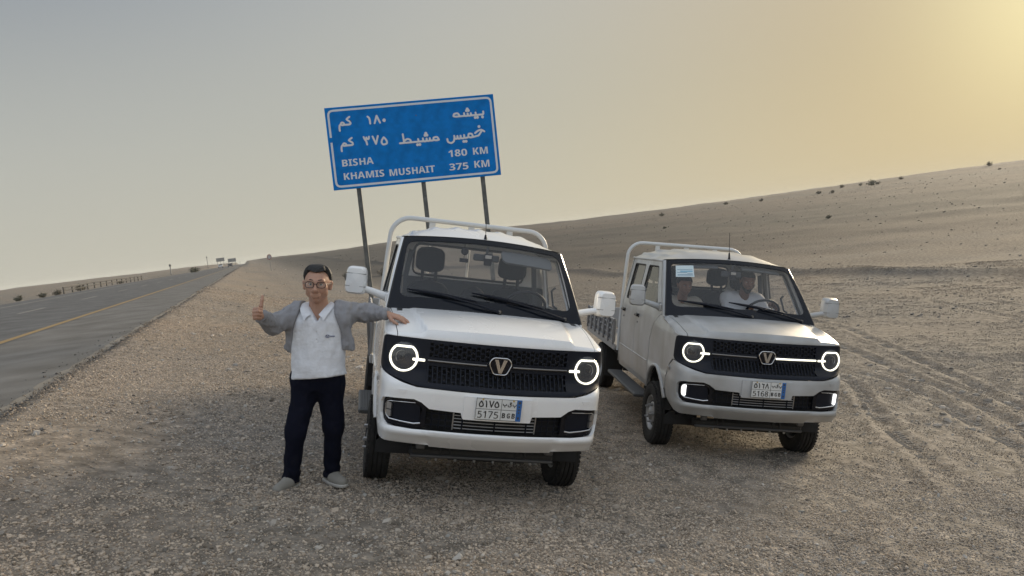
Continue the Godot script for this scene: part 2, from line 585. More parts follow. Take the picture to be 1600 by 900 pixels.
func ground() -> void:
	var angs := []
	var a := -PI
	while a < PI - 0.0001:
		angs.append(a)
		a += deg_to_rad(0.18) if absf(a) < deg_to_rad(41.0) else deg_to_rad(4.0)
	angs.append(PI)
	var rads := [0.4]
	while rads[-1] < 1500.0:
		var r: float = rads[-1]
		var grow := 0.035 if r < 2.0 else (0.0115 if r < 36.0 else (0.018 if r < 120.0 else 0.03))
		rads.append(r * (1.0 + grow) + 0.004)
	var na := angs.size()
	var nr := rads.size()
	var vs := PackedVector3Array()
	var cs := PackedColorArray()
	vs.resize(na * nr)
	cs.resize(na * nr)
	for i in nr:
		for j in na:
			var x: float = sin(angs[j]) * rads[i]
			var z: float = -cos(angs[j]) * rads[i]
			var y := height(x, z)
			var p := road_uv(x, z)
			if p.x < 0.1 and p.x > -11.4:
				y -= 0.12 if p.x < -0.15 and p.x > -11.2 else 0.02
			vs[i * na + j] = Vector3(x, y, z)
			cs[i * na + j] = soil(p.x, p.y, rads[i], x, z) * 1.72
	var ns := PackedVector3Array()
	ns.resize(na * nr)
	for i in nr:
		for j in na:
			var du := vs[i * na + mini(j + 1, na - 1)] - vs[i * na + maxi(j - 1, 0)]
			var dr := vs[mini(i + 1, nr - 1) * na + j] - vs[maxi(i - 1, 0) * na + j]
			var g := du.cross(dr).normalized()
			ns[i * na + j] = g if g.y > 0.0 else -g
	var ix := PackedInt32Array()
	for i in nr - 1:
		for j in na - 1:
			var b := i * na + j
			ix.append_array([b, b + na, b + 1, b + 1, b + na, b + na + 1])
	# the disc under the camera
	var hub := vs.size()
	vs.append(Vector3(0, height(0, 0), 0))
	ns.append(Vector3.UP)
	cs.append(soil(2.3, 0.0, 0.0, 0.0, 0.0) * 1.72)
	for j in na - 1:
		ix.append_array([hub, j, j + 1])
	var arr := []
	arr.resize(Mesh.ARRAY_MAX)
	arr[Mesh.ARRAY_VERTEX] = vs
	arr[Mesh.ARRAY_NORMAL] = ns
	arr[Mesh.ARRAY_COLOR] = cs
	arr[Mesh.ARRAY_INDEX] = ix
	var m := ArrayMesh.new()
	m.add_surface_from_arrays(Mesh.PRIMITIVE_TRIANGLES, arr)
	var o := MeshInstance3D.new()
	o.name = "ground"
	o.mesh = m
	var g := mat(Color(1, 1, 1), 0.95)
	g.vertex_color_use_as_albedo = true
	g.metallic_specular = 0.25
	g.uv1_triplanar = true
	g.uv1_world_triplanar = true
	g.uv1_scale = Vector3(0.42, 0.42, 0.42)
	g.albedo_texture = gravel_picture(31, 768, false)
	g.normal_enabled = true
	g.normal_texture = gravel_picture(31, 768, true)
	g.normal_scale = 1.0
	g.detail_enabled = true
	g.detail_blend_mode = BaseMaterial3D.BLEND_MODE_MUL
	g.detail_uv_layer = BaseMaterial3D.DETAIL_UV_2
	g.uv2_triplanar = true
	g.uv2_world_triplanar = true
	g.uv2_scale = Vector3(0.083, 0.071, 0.071)
	g.detail_albedo = noise_tex(22, 0.05, Color(0.50, 0.50, 0.50), Color(1, 1, 1), 1024, 6)
	o.material_override = g
	add_child(o)
	structure(o)

# the soil's own colours (linear): pale grey-brown gravel, redder and darker patches, paler beaten tracks
func soil(u: float, v: float, r: float, x: float, z: float) -> Color:
	var c := Vector3(0.330, 0.286, 0.236)
	var pch := n_patch.get_noise_2d(x, z)
	var wid := n_wide.get_noise_2d(x * 3.0, z * 3.0)
	c = c.lerp(Vector3(0.37, 0.30, 0.235), clampf(pch * 1.2, 0.0, 0.6))
	c = c.lerp(Vector3(0.25, 0.24, 0.228), clampf(-pch * 1.2, 0.0, 0.6))
	# trodden fines right of the trucks
	var beat := smoothstep(4.5, 8.0, u) * (1.0 - smoothstep(20.0, 34.0, u))
	c = c.lerp(Vector3(0.300, 0.272, 0.238), beat * 0.6)
	# the shoulder by the asphalt is paler and redder
	c = c.lerp(Vector3(0.37, 0.315, 0.26), smoothstep(2.6, 0.3, u) * smoothstep(-0.6, 0.2, u) * 0.5)
	c *= 1.0 - 0.20 * smoothstep(10.0, 20.0, u)
	if r > 30.0:
		var f := smoothstep(30.0, 90.0, r) * smoothstep(5.0, 24.0, u)
		var band := n_wide.get_noise_2d(u * 1.2, v * 0.25)
		var hill := Vector3(0.165, 0.158, 0.148).lerp(Vector3(0.205, 0.175, 0.152), clampf(0.5 + band * 1.6, 0.0, 1.0))
		hill = hill.lerp(Vector3(0.125, 0.123, 0.12), clampf(wid * 1.5, 0.0, 0.6))
		hill *= lerpf(0.72, 0.92, smoothstep(70.0, 170.0, u))
		c = c.lerp(hill, f)
	# crumbled dark surfacing along the very edge
	c = c.lerp(Vector3(0.085, 0.083, 0.082), (1.0 - smoothstep(0.10, 0.32, u)) * smoothstep(-0.6, -0.3, u) * 0.85)
	return Color(c.x, c.y, c.z)

# packed pebbles, seen from above: as colour (mean 1) or as a normal map
func gravel_picture(seed_: int, size: int, normal: bool) -> ImageTexture:
	var rng := RandomNumberGenerator.new()
	rng.seed = seed_
	var hm := PackedFloat32Array()
	var cm := PackedFloat32Array()
	var wm := PackedFloat32Array()
	hm.resize(size * size)
	cm.resize(size * size)
	wm.resize(size * size)
	cm.fill(0.62)
	var base := noise(seed_, 0.05, 4)
	for i in size * size:
		hm[i] = 0.10 * base.get_noise_2d(i % size, i / size)
		cm[i] = 0.66 + 0.22 * base.get_noise_2d((i % size) * 1.7 + 900.0, (i / size) * 1.7)
	for k in 7200:
		var cx := rng.randf() * size
		var cy := rng.randf() * size
		var rr := 1.6 + 6.5 * pow(rng.randf(), 3.2)
		var el := rng.randf_range(0.6, 1.0)
		var an := rng.randf() * PI
		var tone := rng.randf_range(0.42, 1.0)
		var warm := rng.randf()
		var ca := cos(an)
		var sa := sin(an)
		var hgt := rr * 0.11
		for dy in range(-int(rr) - 1, int(rr) + 2):
			for dx in range(-int(rr) - 1, int(rr) + 2):
				var px := (dx * ca + dy * sa) / rr
				var py := (-dx * sa + dy * ca) / (rr * el)
				var dd := px * px + py * py
				if dd >= 1.0:
					continue
				var ii := posmod(int(cy) + dy, size) * size + posmod(int(cx) + dx, size)
				var hh := hgt * sqrt(1.0 - dd) + 0.05
				if hh > hm[ii]:
					hm[ii] = hh
					cm[ii] = tone
					wm[ii] = warm
	var im := Image.create_empty(size, size, false, Image.FORMAT_RGB8)
	for j in size:
		for i in size:
			if normal:
				var hx := hm[j * size + (i + 1) % size] - hm[j * size + posmod(i - 1, size)]
				var hy := hm[((j + 1) % size) * size + i] - hm[posmod(j - 1, size) * size + i]
				var nn := Vector3(-hx * 1.1, hy * 1.1, 1.0).normalized()
				im.set_pixel(i, j, Color(nn.x * 0.5 + 0.5, nn.y * 0.5 + 0.5, nn.z * 0.5 + 0.5))
			else:
				var t := cm[j * size + i]
				var wv := wm[j * size + i] * 0.06
				im.set_pixel(i, j, lin(minf(t * (1.0 + wv), 1.0), t, t * (1.0 - wv)))
	return ImageTexture.create_from_image(im)

# ------------------------------------------------------------------ the road
func road_strip(u1: float, u2: float, v1: float, v2: float, lift: float, step: float, nu := 1, wob := 0.0) -> Mb:
	var mb := Mb.new()
	var m := maxi(1, ceili((v2 - v1) / step))
	var vv := []
	for i in m + 1:
		vv.append(lerpf(v1, v2, float(i) / m))
	for i in m:
		for k in nu:
			var ps := []
			for cnr in [[0, 0], [1, 0], [1, 1], [0, 1]]:
				var u := lerpf(u1, u2, float(k + cnr[0]) / nu)
				var v: float = vv[i + cnr[1]]
				if wob > 0.0 and u == u2:
					u += n_small.get_noise_2d(v * 1.3, 7.0) * wob
				var p := road_xz(u, v)
				ps.append(Vector3(p.x, -u * 0.030 + ROAD_CLIMB * clampf(v, -60.0, 900.0) + lift, p.y))
			mb.q(ps[0], ps[1], ps[2], ps[3], Vector3.UP)
	return mb

func road() -> void:
	var asphalt := mat(lin(1, 1, 1), 0.88)
	asphalt.uv1_triplanar = true
	asphalt.uv1_world_triplanar = true
	asphalt.uv1_scale = Vector3(1.7, 1.7, 1.7)
	asphalt.metallic_specular = 0.35
	asphalt.albedo_texture = noise_tex(41, 0.19, lin(0.095, 0.097, 0.099), lin(0.205, 0.207, 0.208), 512, 3)
	asphalt.normal_enabled = true
	asphalt.normal_texture = noise_tex(41, 0.19, Color(), Color(), 512, 3, true, 3.0)
	asphalt.detail_enabled = true
	asphalt.detail_blend_mode = BaseMaterial3D.BLEND_MODE_MUL
	asphalt.detail_uv_layer = BaseMaterial3D.DETAIL_UV_2
	asphalt.uv2_triplanar = true
	asphalt.uv2_world_triplanar = true
	asphalt.uv2_scale = Vector3(0.11, 0.11, 0.11)
	asphalt.detail_albedo = noise_tex(42, 0.012, Color(0.78, 0.77, 0.76), Color(1, 1, 1), 512, 5)
	var lanes := road_strip(-11.4, -2.25, -25.0, 900.0, 0.0, 2.0)
	var mb := road_strip(-2.25, 0.0, -25.0, 20.0, 0.0, 0.12, 1, 0.09)
	mb.add(road_strip(-2.25, 0.0, 20.0, 900.0, 0.0, 2.0, 1, 0.09))
	# the broken edge of the surfacing
	for i in 1800:
		var v := -15.0 + i * 0.05
		var e1 := n_small.get_noise_2d(v * 1.3, 7.0) * 0.09
		var e2 := n_small.get_noise_2d((v + 0.05) * 1.3, 7.0) * 0.09
		var a := road_xz(e1, v)
		var b := road_xz(e2, v + 0.05)
		var ya := -e1 * 0.03 + ROAD_CLIMB * maxf(v, -60.0)
		var a2 := a + ROAD_RIGHT * 0.11
		var b2 := b + ROAD_RIGHT * 0.11
		mb.q(Vector3(a.x, ya, a.y), Vector3(b.x, ya, b.y), Vector3(b2.x, ya - 0.05, b2.y), Vector3(a2.x, ya - 0.05, a2.y), Vector3(ROAD_RIGHT.x * 0.41, 0.91, ROAD_RIGHT.y * 0.41))
	var rd := Node3D.new()
	rd.name = "road"
	add_child(rd)
	structure(rd)
	part("asphalt", lanes, asphalt, rd)
	var shoulder := asphalt.duplicate() as StandardMaterial3D
	shoulder.albedo_color = Color(1, 1, 1)
	shoulder.albedo_texture = noise_tex(44, 0.19, lin(0.130, 0.127, 0.120), lin(0.270, 0.262, 0.248), 512, 3)
	part("hard_shoulder", mb, shoulder, rd)
	var yellow := mat(lin(0.40, 0.275, 0.105), 0.8)
	yellow.uv1_triplanar = true
	yellow.uv1_world_triplanar = true
	yellow.uv1_scale = Vector3(1.3, 1.3, 1.3)
	yellow.albedo_texture = noise_tex(43, 0.06, Color(0.62, 0.58, 0.55), Color(1, 1, 1), 512, 5)
	var white := yellow.duplicate() as StandardMaterial3D
	white.albedo_color = lin(0.42, 0.41, 0.38)
	part("yellow_edge_line", road_strip(-2.53, -2.33, -25.0, 880.0, 0.005, 3.0), yellow, rd)
	part("white_edge_line", road_strip(-9.52, -9.37, -25.0, 880.0, 0.005, 3.0), white, rd)
	for k in 24:
		var v0 := -14.0 + 11.6 * k
		part("lane_dash", road_strip(-6.07, -5.93, v0, v0 + 4.0, 0.005, 2.0), white, rd)
	# an old patch of darker surfacing on the hard shoulder
# ------------------------------------------------------------------ the trucks
# Truck frame: x to the viewer's right when facing it, y up, z forward; origin on the ground plane under the grille.
var plan_pts := PackedVector2Array()
var plan_len := PackedFloat32Array()
const MIDDLE := Vector3(0, 0.75, -1.7)

func make_plan() -> void:
	for i in 27:
		var x := 0.76 * i / 26.0
		plan_pts.append(Vector2(x, -0.21 * x * x))
	var p0 := plan_pts[-1]
	for i in range(1, 13):
		var t := i / 12.0
		plan_pts.append(p0.lerp(Vector2(0.848, -0.152), t).lerp(Vector2(0.848, -0.152).lerp(Vector2(0.853, -0.27), t), t))
	plan_pts.append(Vector2(0.853, -3.6))
	var s := 0.0
	plan_len.append(0.0)
	for i in range(1, plan_pts.size()):
		s += plan_pts[i].distance_to(plan_pts[i - 1])
		plan_len.append(s)

func plan(a: float) -> Vector2:
	var b := absf(a)
	var i := 1
	while i < plan_len.size() - 1 and plan_len[i] < b:
		i += 1
	var t := (b - plan_len[i - 1]) / (plan_len[i] - plan_len[i - 1])
	var p := plan_pts[i - 1].lerp(plan_pts[i], t)
	return Vector2(p.x * signf(a) if a != 0.0 else 0.0, p.y)

func plan_z(x: float) -> float:
	var b := absf(x)
	for i in range(1, plan_pts.size() - 1):
		if plan_pts[i].x >= b:
			var t := (b - plan_pts[i - 1].x) / maxf(plan_pts[i].x - plan_pts[i - 1].x, 1e-5)
			return lerpf(plan_pts[i - 1].y, plan_pts[i].y, t)
	return -0.27

func side_x(y: float) -> float:
	return pl(y, [0.40, 0.52, 0.62, 0.735, 0.755, 1.0, 1.22, 1.33, 1.90, 1.97], [0.815, 0.842, 0.850, 0.856, 0.850, 0.855, 0.852, 0.842, 0.738, 0.72])

const BZY := [0.40, 0.425, 0.47, 0.500, 0.512, 0.545, 0.60, 0.72, 0.83, 0.86, 0.885, 0.925, 0.945, 1.19]
const BZZ := [0.000, 0.030, 0.072, 0.106, 0.109, 0.084, 0.086, 0.098, 0.100, 0.094, 0.078, 0.020, 0.0, -0.012]

func nose(a: float, y: float, off := 0.0) -> Vector3:
	var p := plan(a)
	var q := plan(a + 0.004 * (1.0 if a >= 0.0 else -1.0))
	var d := (q - p).normalized()
	var nn := Vector2(-d.y, d.x) * (1.0 if a >= 0.0 else -1.0)
	if nn.dot(p - Vector2(0, -1.5)) < 0.0:
		nn = -nn
	var b := absf(a)
	var w := 1.0 - smoothstep(0.72, 1.10, b)
	p.x *= lerpf(1.0, side_x(y) / 0.853, smoothstep(0.72, 1.0, b))
	p += nn * off
	var yy := y
	if y < 0.56:
		yy -= 0.026 * (1.0 - smoothstep(0.45, 0.57, b)) * smoothstep(0.41, 0.44, y) * (1.0 - smoothstep(0.535, 0.56, y))
	return Vector3(p.x, y, p.y + pl(yy, BZY, BZZ) * w)

func shield(u: float, v: float, off := 0.0) -> Vector3:
	var uu := u * u
	var bot := Vector3(u * 0.825, 1.332 + 0.028 * (1.0 - uu), -0.655 - 0.12 * uu)
	var top := Vector3(u * 0.712, 1.918 + 0.042 * (1.0 - uu), -1.235 - 0.085 * uu)
	var p := bot.lerp(top, v)
	var bulge := 4.0 * v * (1.0 - v) * 0.018
	return p + Vector3(u * 0.2, 0.68, 0.70).normalized() * (bulge + off)

func pillar_line(v: float) -> Vector2:  # z, y of the front of the door frame
	return Vector2(lerpf(-0.90, -1.40, v), lerpf(1.325, 1.905, v))

# bonnet and wing tops: u across (-1..1), s from the grille's top edge (-0.2) over the fold (0) to the windscreen (1)
func bonnet(u: float, s: float) -> Vector3:
	var k := clampf(s, 0.0, 1.0)
	var x := u * lerpf(0.853, 0.835, k)
	var ax := absf(x)
	var dome := 0.027 * smoothstep(lerpf(0.575, 0.665, k), lerpf(0.545, 0.615, k), ax)
	var yf := 1.238 - 0.030 * (x / 0.8) * (x / 0.8) + dome * 1.1
	var yr := 1.355 - 0.022 * (x / 0.8) * (x / 0.8) + dome * 0.3
	var zf := plan_z(x) - 0.034
	var zr := -0.675 - 0.125 * (x / 0.825) * (x / 0.825)
	var y := lerpf(yf, yr, k) + 0.016 * sin(PI * k)
	var z := lerpf(zf, zr, k)
	var e := clampf((ax - lerpf(0.805, 0.775, k)) / 0.052, 0.0, 1.0)
	y -= 0.030 * (1.0 - sqrt(1.0 - e * e))
	if s < 0.0:
		var f := clampf(-s / 0.2, 0.0, 1.0)
		y = lerpf(y, 1.187, f)
		z += 0.022 * sin(f * PI * 0.5)
	return Vector3(x, y, z)

func roof_at(u: float, w: float, rear: float) -> Vector3:
	var front := shield(u, 1.0) + Vector3(0, 0.006, -0.006)
	front.x = u * 0.730
	var length := -rear + front.z
	var dz := w * w * 0.25 * length + w * 0.75 * length if false else pow(w, 1.6) * length
	var top := 1.905 + 0.145 * (1.0 - pow(absf(u), 3.0))
	var k := clampf(dz / 0.42, 0.0, 1.0)
	var y := lerpf(front.y, top, sin(k * PI * 0.5))
	var rib := 0.0
	if absf(u) < 0.86:
		var ph := absf(u) * 3.6
		rib = maxf(0.0, cos(ph * TAU)) * 0.018 * smoothstep(0.25, 0.5, dz)
	return Vector3(u * lerpf(0.730, 0.742, k), y + rib, front.z - dz)

func v2(a: Array) -> PackedVector2Array:
	var p := PackedVector2Array()
	for i in range(0, a.size(), 2):
		p.append(Vector2(a[i], a[i + 1]))
	return p

func mirrored(p: PackedVector2Array) -> PackedVector2Array:
	var o := PackedVector2Array()
	for i in range(p.size() - 1, -1, -1):
		o.append(Vector2(-p[i].x, p[i].y))
	return o

func circle(c: Vector2, rx: float, ry: float, m: int) -> PackedVector2Array:
	var p := PackedVector2Array()
	for i in m:
		p.append(c + Vector2(cos(TAU * i / m) * rx, sin(TAU * i / m) * ry))
	return p

func rounded(p: PackedVector2Array, r: float) -> PackedVector2Array:
	var o := PackedVector2Array()
	var m := p.size()
	for i in m:
		var a := p[(i - 1 + m) % m]
		var b := p[i]
		var c := p[(i + 1) % m]
		var d1 := (a - b)
		var d2 := (c - b)
		var rr := minf(r, minf(d1.length(), d2.length()) * 0.45)
		var s := b + d1.normalized() * rr
		var e := b + d2.normalized() * rr
		for k in 5:
			var t := k / 4.0
			o.append(s.lerp(b, t).lerp(b.lerp(e, t), t))
	return o

func side_part(fn_off: float, side: float) -> Callable:
	return func(z: float, y: float) -> Vector3:
		var x := side_x(y)
		x -= 0.022 * smoothstep(-1.3, -0.75, z) * smoothstep(1.15, 1.33, y)
		if z > -0.45:
			x = minf(x, nose(0.94 + (-0.27 - z), y).x)
		return Vector3(side * (x + fn_off), y, z)

func truck_trims(t: Node3D, crew: bool) -> void:
	pass

func build_truck(called: String, label: String, at: Transform3D, crew: bool, lit: bool, digits: String, arabic: String) -> Node3D:
	var t := thing(called, label, "truck", at, "white light trucks parked under the sign")
	var P: Material = M.dusty_shaded if crew else M.paint
	var rear := -2.88 if crew else -2.10
	var nose0 := func(a: float, y: float) -> Vector3: return nose(a, y)
	var nose_in := func(a: float, y: float) -> Vector3: return nose(a, y, -0.022)
	var nose_back := func(a: float, y: float) -> Vector3: return nose(a, y, -0.085)
	# --- front bumper with one long dark opening
	var half := v2([0.0, 0.548, 0.46, 0.546, 0.60, 0.540, 0.80, 0.548, 0.845, 0.575, 0.868, 0.62, 0.868, 0.705, 0.845, 0.742, 0.80, 0.752, 0.61, 0.760, 0.555, 0.742, 0.495, 0.700, 0.265, 0.694, 0.255, 0.660, 0.0, 0.657])
	var opening := half.duplicate()
	var mir := mirrored(half)
	mir.remove_at(mir.size() - 1)
	mir.remove_at(0)
	opening.append_array(mir)
	var right_half := v2([0.0, 0.405, 0.46, 0.405, 0.465, 0.418, 0.80, 0.418, 0.90, 0.440, 1.02, 0.475, 1.12, 0.52, 1.165, 0.60, 1.15, 0.70, 1.10, 0.80, 1.04, 0.868, 0.935, 0.928, 0.90, 0.930, 0.84, 0.912, 0.70, 0.868, 0.60, 0.848, 0.0, 0.842])
	var bumper_line := right_half.duplicate()
	mir = mirrored(right_half)
	mir.remove_at(mir.size() - 1)
	mir.remove_at(0)
	bumper_line.append_array(mir)
	var mb := Mb.new().sheet(nose0, bumper_line, [opening], 0.045, 0.05, MIDDLE)
	var bumper := part("front_bumper", mb, P, t)
	# raised plinth for the number plate
	var plinth := func(a: float, y: float) -> Vector3: return nose(a, y) + Vector3(0, 0, 0.012)
	part("plate_plinth", Mb.new().sheet(plinth, rounded(v2([-0.252, 0.650, 0.252, 0.650, 0.252, 0.822, -0.252, 0.822]), 0.008), [], 0.06, 0.03, MIDDLE), P, bumper)
	for s in [-1.0, 1.0]:
		var sensor := func(a: float, y: float) -> Vector3: return nose(a, y, 0.003)
		var outl := v2([0.668 * s, 0.822, 0.728 * s, 0.822, 0.716 * s, 0.796, 0.680 * s, 0.796])
		part("tow_cover", Mb.new().sheet(sensor, outl, [], 0.04, 0.006, MIDDLE), P, bumper)
	# dark lining of the opening and the lower grille
	var lining := Mb.new().sheet(nose_back, Geometry2D.offset_polygon(opening, 0.025)[0], [], 0.08, 0.0, MIDDLE)
	var low := part("lower_grille", lining, M.matt_black, t)
	for s in [-1.0, 1.0]:
		var outer := v2([0.565, 0.549, 0.80, 0.552, 0.842, 0.578, 0.864, 0.622, 0.864, 0.704, 0.842, 0.738, 0.80, 0.748, 0.615, 0.756, 0.56, 0.738, 0.515, 0.70, 0.515, 0.56])
		var inner := v2([0.60, 0.578, 0.785, 0.580, 0.822, 0.602, 0.836, 0.632, 0.836, 0.694, 0.820, 0.716, 0.785, 0.724, 0.620, 0.732, 0.575, 0.712, 0.545, 0.69, 0.56, 0.59])
		if s < 0.0:
			outer = mirrored(outer)
			inner = mirrored(inner)
		part("fog_lamp_surround", Mb.new().sheet(nose_in, outer, [inner], 0.05, 0.03, MIDDLE), M.gloss_black, low)
	for k in 5:
		var y := 0.565 + 0.024 * k
		var pts := []
		for i in 17:
			var a := lerpf(-0.315, 0.315, i / 16.0)
			if y > 0.65 and absf(a) < 0.25:
				continue
			pts.append(nose(a, y, -0.055))
		if y > 0.65:
			pts = [nose(-0.315, y, -0.055), nose(-0.262, y, -0.055)]
			part("slat", Mb.new().tube([nose(0.262, y, -0.055), nose(0.315, y, -0.055)], 0.0042, 6), M.satin, low)
		part("slat", Mb.new().tube(pts, 0.0042, 6), M.satin, low)
	for a in [-0.315, -0.245, 0.0, 0.245, 0.315]:
		var m: Material = M.satin if absf(a) > 0.3 else M.black
		part("upright", Mb.new().tube([nose(a, 0.553, -0.05), nose(a, 0.68 if absf(a) > 0.24 else 0.655, -0.05)], 0.006, 6), m, low)
	for s in [-1.0, 1.0]:
		for k in 3:
			var y := 0.575 + 0.042 * k
			part("slat", Mb.new().tube([nose(s * 0.32, y, -0.05), nose(s * 0.43, y, -0.05), nose(s * 0.53, y, -0.05)], 0.0045, 6), M.black, low)
		for a in [0.37, 0.42, 0.475]:
			part("upright", Mb.new().tube([nose(s * a, 0.553, -0.052), nose(s * a, 0.692, -0.052)], 0.005, 6), M.black, low)
	# --- fog lamps: chrome C strip, clear lamp block, dark blank
	for s in [-1.0, 1.0]:
		var blank := v2([0.55, 0.585, 0.79, 0.588, 0.79, 0.72, 0.57, 0.722])
		if s < 0.0:
			blank = mirrored(blank)
		var fog_back := func(a: float, y: float) -> Vector3: return nose(a, y, -0.040)
		var fl := part("fog_lamp", Mb.new().sheet(fog_back, blank, [], 0.06, 0.02, MIDDLE), M.black, t)
		var c_pts := []
		for q in [[0.60, 0.729], [0.70, 0.726], [0.785, 0.722], [0.815, 0.712], [0.829, 0.690], [0.829, 0.634], [0.815, 0.608], [0.785, 0.590], [0.70, 0.582], [0.60, 0.575], [0.552, 0.583]]:
			c_pts.append(nose(q[0] * s, q[1], -0.024))
		var rads := [0.003, 0.0045, 0.005, 0.006, 0.006, 0.006, 0.006, 0.006, 0.0065, 0.008, 0.008]
		part("chrome_strip", Mb.new().tube(c_pts, rads, 8), M.chrome, fl)
		for k in 2:
			var y0 := 0.606 + 0.055 * k
			var cell := v2([0.777, y0, 0.820, y0, 0.820, y0 + 0.048, 0.777, y0 + 0.048])
			if s < 0.0:
				cell = mirrored(cell)
			var cf := func(a: float, y: float) -> Vector3: return nose(a, y, -0.020)
			part("fog_lamp_cell", Mb.new().sheet(cf, cell, [], 0.03, 0.02, MIDDLE), M.fog_on if lit else M.satin, fl)
	# --- grille panel
	var gl := func(a: float, y: float) -> Vector3: return nose(a, y, 0.004)
	var g_half := v2([0.0, 0.850, 0.52, 0.852, 0.62, 0.864, 0.86, 0.925, 0.905, 0.945, 0.925, 0.97, 0.918, 1.10, 0.902, 1.170, 0.875, 1.183, 0.0, 1.184])
	var g_line := g_half.duplicate()
	mir = mirrored(g_half)
	mir.remove_at(mir.size() - 1)
	mir.remove_at(0)
	g_line.append_array(mir)
	var bands := [[0.888, 0.998], [1.062, 1.164]]
	var holes := []
	for b in bands:
		holes.append(v2([-0.527, b[0], 0.527, b[0], 0.527, b[1], -0.527, b[1]]))
	var panel := part("grille_panel", Mb.new().sheet(gl, g_line, holes, 0.045, 0.02, MIDDLE), M.black, t)
	var back := Mb.new()
	for b in bands:
		var gb := func(a: float, y: float) -> Vector3: return nose(a, y, -0.035)
		back.sheet(gb, v2([-0.55, b[0] - 0.02, 0.55, b[0] - 0.02, 0.55, b[1] + 0.02, -0.55, b[1] + 0.02]), [], 0.1, 0.0, MIDDLE)
	part("grille_backing", back, M.matt_black, panel)
	var mesh_ := Mb.new()
	for b in bands:
		var cols := 31
		var pitch := 1.054 / cols
		for k in cols:
			var a0 := -0.527 + pitch * k
			var ah := a0 + 0.0075
			var a1 := a0 + pitch
			grille_piece(mesh_, a0, ah, b[0], b[1])
			var hh := 0.030
			var y: float = b[0] - 0.020 + (0.0205 if k % 2 == 0 else 0.0)
			var prev: float = b[0]
			while y < b[1]:
				var lo := clampf(y, b[0], b[1])
				var hi := clampf(y + hh, b[0], b[1])
				if lo > prev:
					grille_piece(mesh_, ah, a1, prev, lo)
				prev = maxf(prev, hi)
				y += 0.041
			if prev < b[1]:
				grille_piece(mesh_, ah, a1, prev, b[1])
	structure(part("grille_mesh", mesh_, M.black, panel), "stuff")
	# light strips either side of the emblem
	for s in [-1.0, 1.0]:
		var pts := []
		for i in 9:
			pts.append(nose(s * lerpf(0.098, 0.528, i / 8.0), 1.036, 0.012))
		part("light_strip", Mb.new().tube(pts, 0.0085, 8), M.ring_light if lit and s > 0.0 else M.dark_chrome, panel)
	# emblem: a V in a six-sided ring
	var e_line := rounded(v2([0.089, 0.018, 0.060, 0.060, -0.060, 0.060, -0.089, 0.018, -0.050, -0.066, 0.050, -0.066]), 0.022)
	var e_at := Transform3D(Basis(), Vector3(0, 1.045, 0.026))
	var em := part("emblem", Mb.new().prism(e_at, e_line, 0.024, 0.003), M.gloss_black, panel)
	var e_ring := []
	for p in e_line:
		e_ring.append(e_at * Vector3(p.x * 0.97, p.y * 0.97, 0.001))
	part("emblem_ring", Mb.new().tube(e_ring, 0.0055, 6, true), M.chrome, em)
	var vee := v2([-0.047, 0.047, -0.020, 0.047, 0.0, -0.020, 0.020, 0.047, 0.047, 0.047, 0.012, -0.052, -0.012, -0.052])
	part("emblem_letter", Mb.new().prism(Transform3D(Basis(), Vector3(0, 1.045, 0.034)), vee, 0.010, 0.0025), M.chrome, em)
	# --- headlamps
	for s in [-1.0, 1.0]:
		var hl_at := nose(s * 0.706, 1.040, 0.0)
		var nrm := (Vector3(s * 0.22, 0.0, 1.0)).normalized()
		var bx := Vector3.UP.cross(nrm).normalized()
		var hb := Transform3D(bx, Vector3.UP, nrm, hl_at)
		var head := part("headlight", Mb.new().lathe(hb * Transform3D(Basis(Vector3.RIGHT, Vector3.BACK, Vector3.DOWN), Vector3(0, 0, -0.006)), [Vector2(0.0, -0.03), Vector2(0.085, -0.025), Vector2(0.106, 0.012), Vector2(0.111, 0.012), Vector2(0.113, -0.02)], 40), M.gloss_black, t)
		var rp := []
		for i in 48:
			var an := TAU * i / 48.0
			rp.append(hb * Vector3(cos(an) * 0.099, minf(sin(an) * 0.099, 0.080), 0.014))
		part("light_ring", Mb.new().tube(rp, 0.0084, 8, true), M.ring_light, head)
		part("light_bar", Mb.new().box(hb * Vector3(-s * 0.112, -0.006, 0.022), Vector3(0.092, 0.019, 0.012), 0.004, hb.basis), M.ring_light, head)
		var lens_at := hb * Transform3D(Basis(Vector3.RIGHT, Vector3.BACK, Vector3.DOWN), Vector3(s * 0.012, 0.0, -0.012))
		part("projector_rim", Mb.new().lathe(lens_at, [Vector2(0.045, -0.01), Vector2(0.046, 0.012), Vector2(0.049, 0.014), Vector2(0.052, 0.010), Vector2(0.054, -0.01)], 28), M.satin, head)
		part("projector_lens", Mb.new().lathe(lens_at, [Vector2(0.044, -0.004), Vector2(0.038, 0.007), Vector2(0.027, 0.014), Vector2(0.014, 0.018), Vector2(0.0, 0.019)], 28, true), M.gloss_black, head)
		part("headlight_lens", Mb.new().lathe(hb * Transform3D(Basis(Vector3.RIGHT, Vector3.BACK, Vector3.DOWN), Vector3(0, 0, 0.0)), [Vector2(0.113, 0.004), Vector2(0.108, 0.024), Vector2(0.090, 0.032), Vector2(0.05, 0.037), Vector2(0.0, 0.039)], 40, true), M.lens, head)
	# --- number plate
	number_plate(t, digits, arabic)
	# --- bonnet and wings
	var bn := func(u: float, s: float) -> Vector3: return bonnet(u, maxf(s, 0.0))
	var bn_front := func(u: float, s: float) -> Vector3: return bonnet(u, minf(s, 0.0))
	var cut_f := 0.885
	var cut_r := 0.955
	part("bonnet", Mb.new().sheet(bn, v2([-cut_f, 0.0, cut_f, 0.0, cut_r, 1.0, -cut_r, 1.0]), [], 0.025, 0.025, MIDDLE).sheet(bn_front, v2([-cut_f, -0.2, cut_f, -0.2, cut_f, 0.0, -cut_f, 0.0]), [], 0.05, 0.02, MIDDLE), P, t)
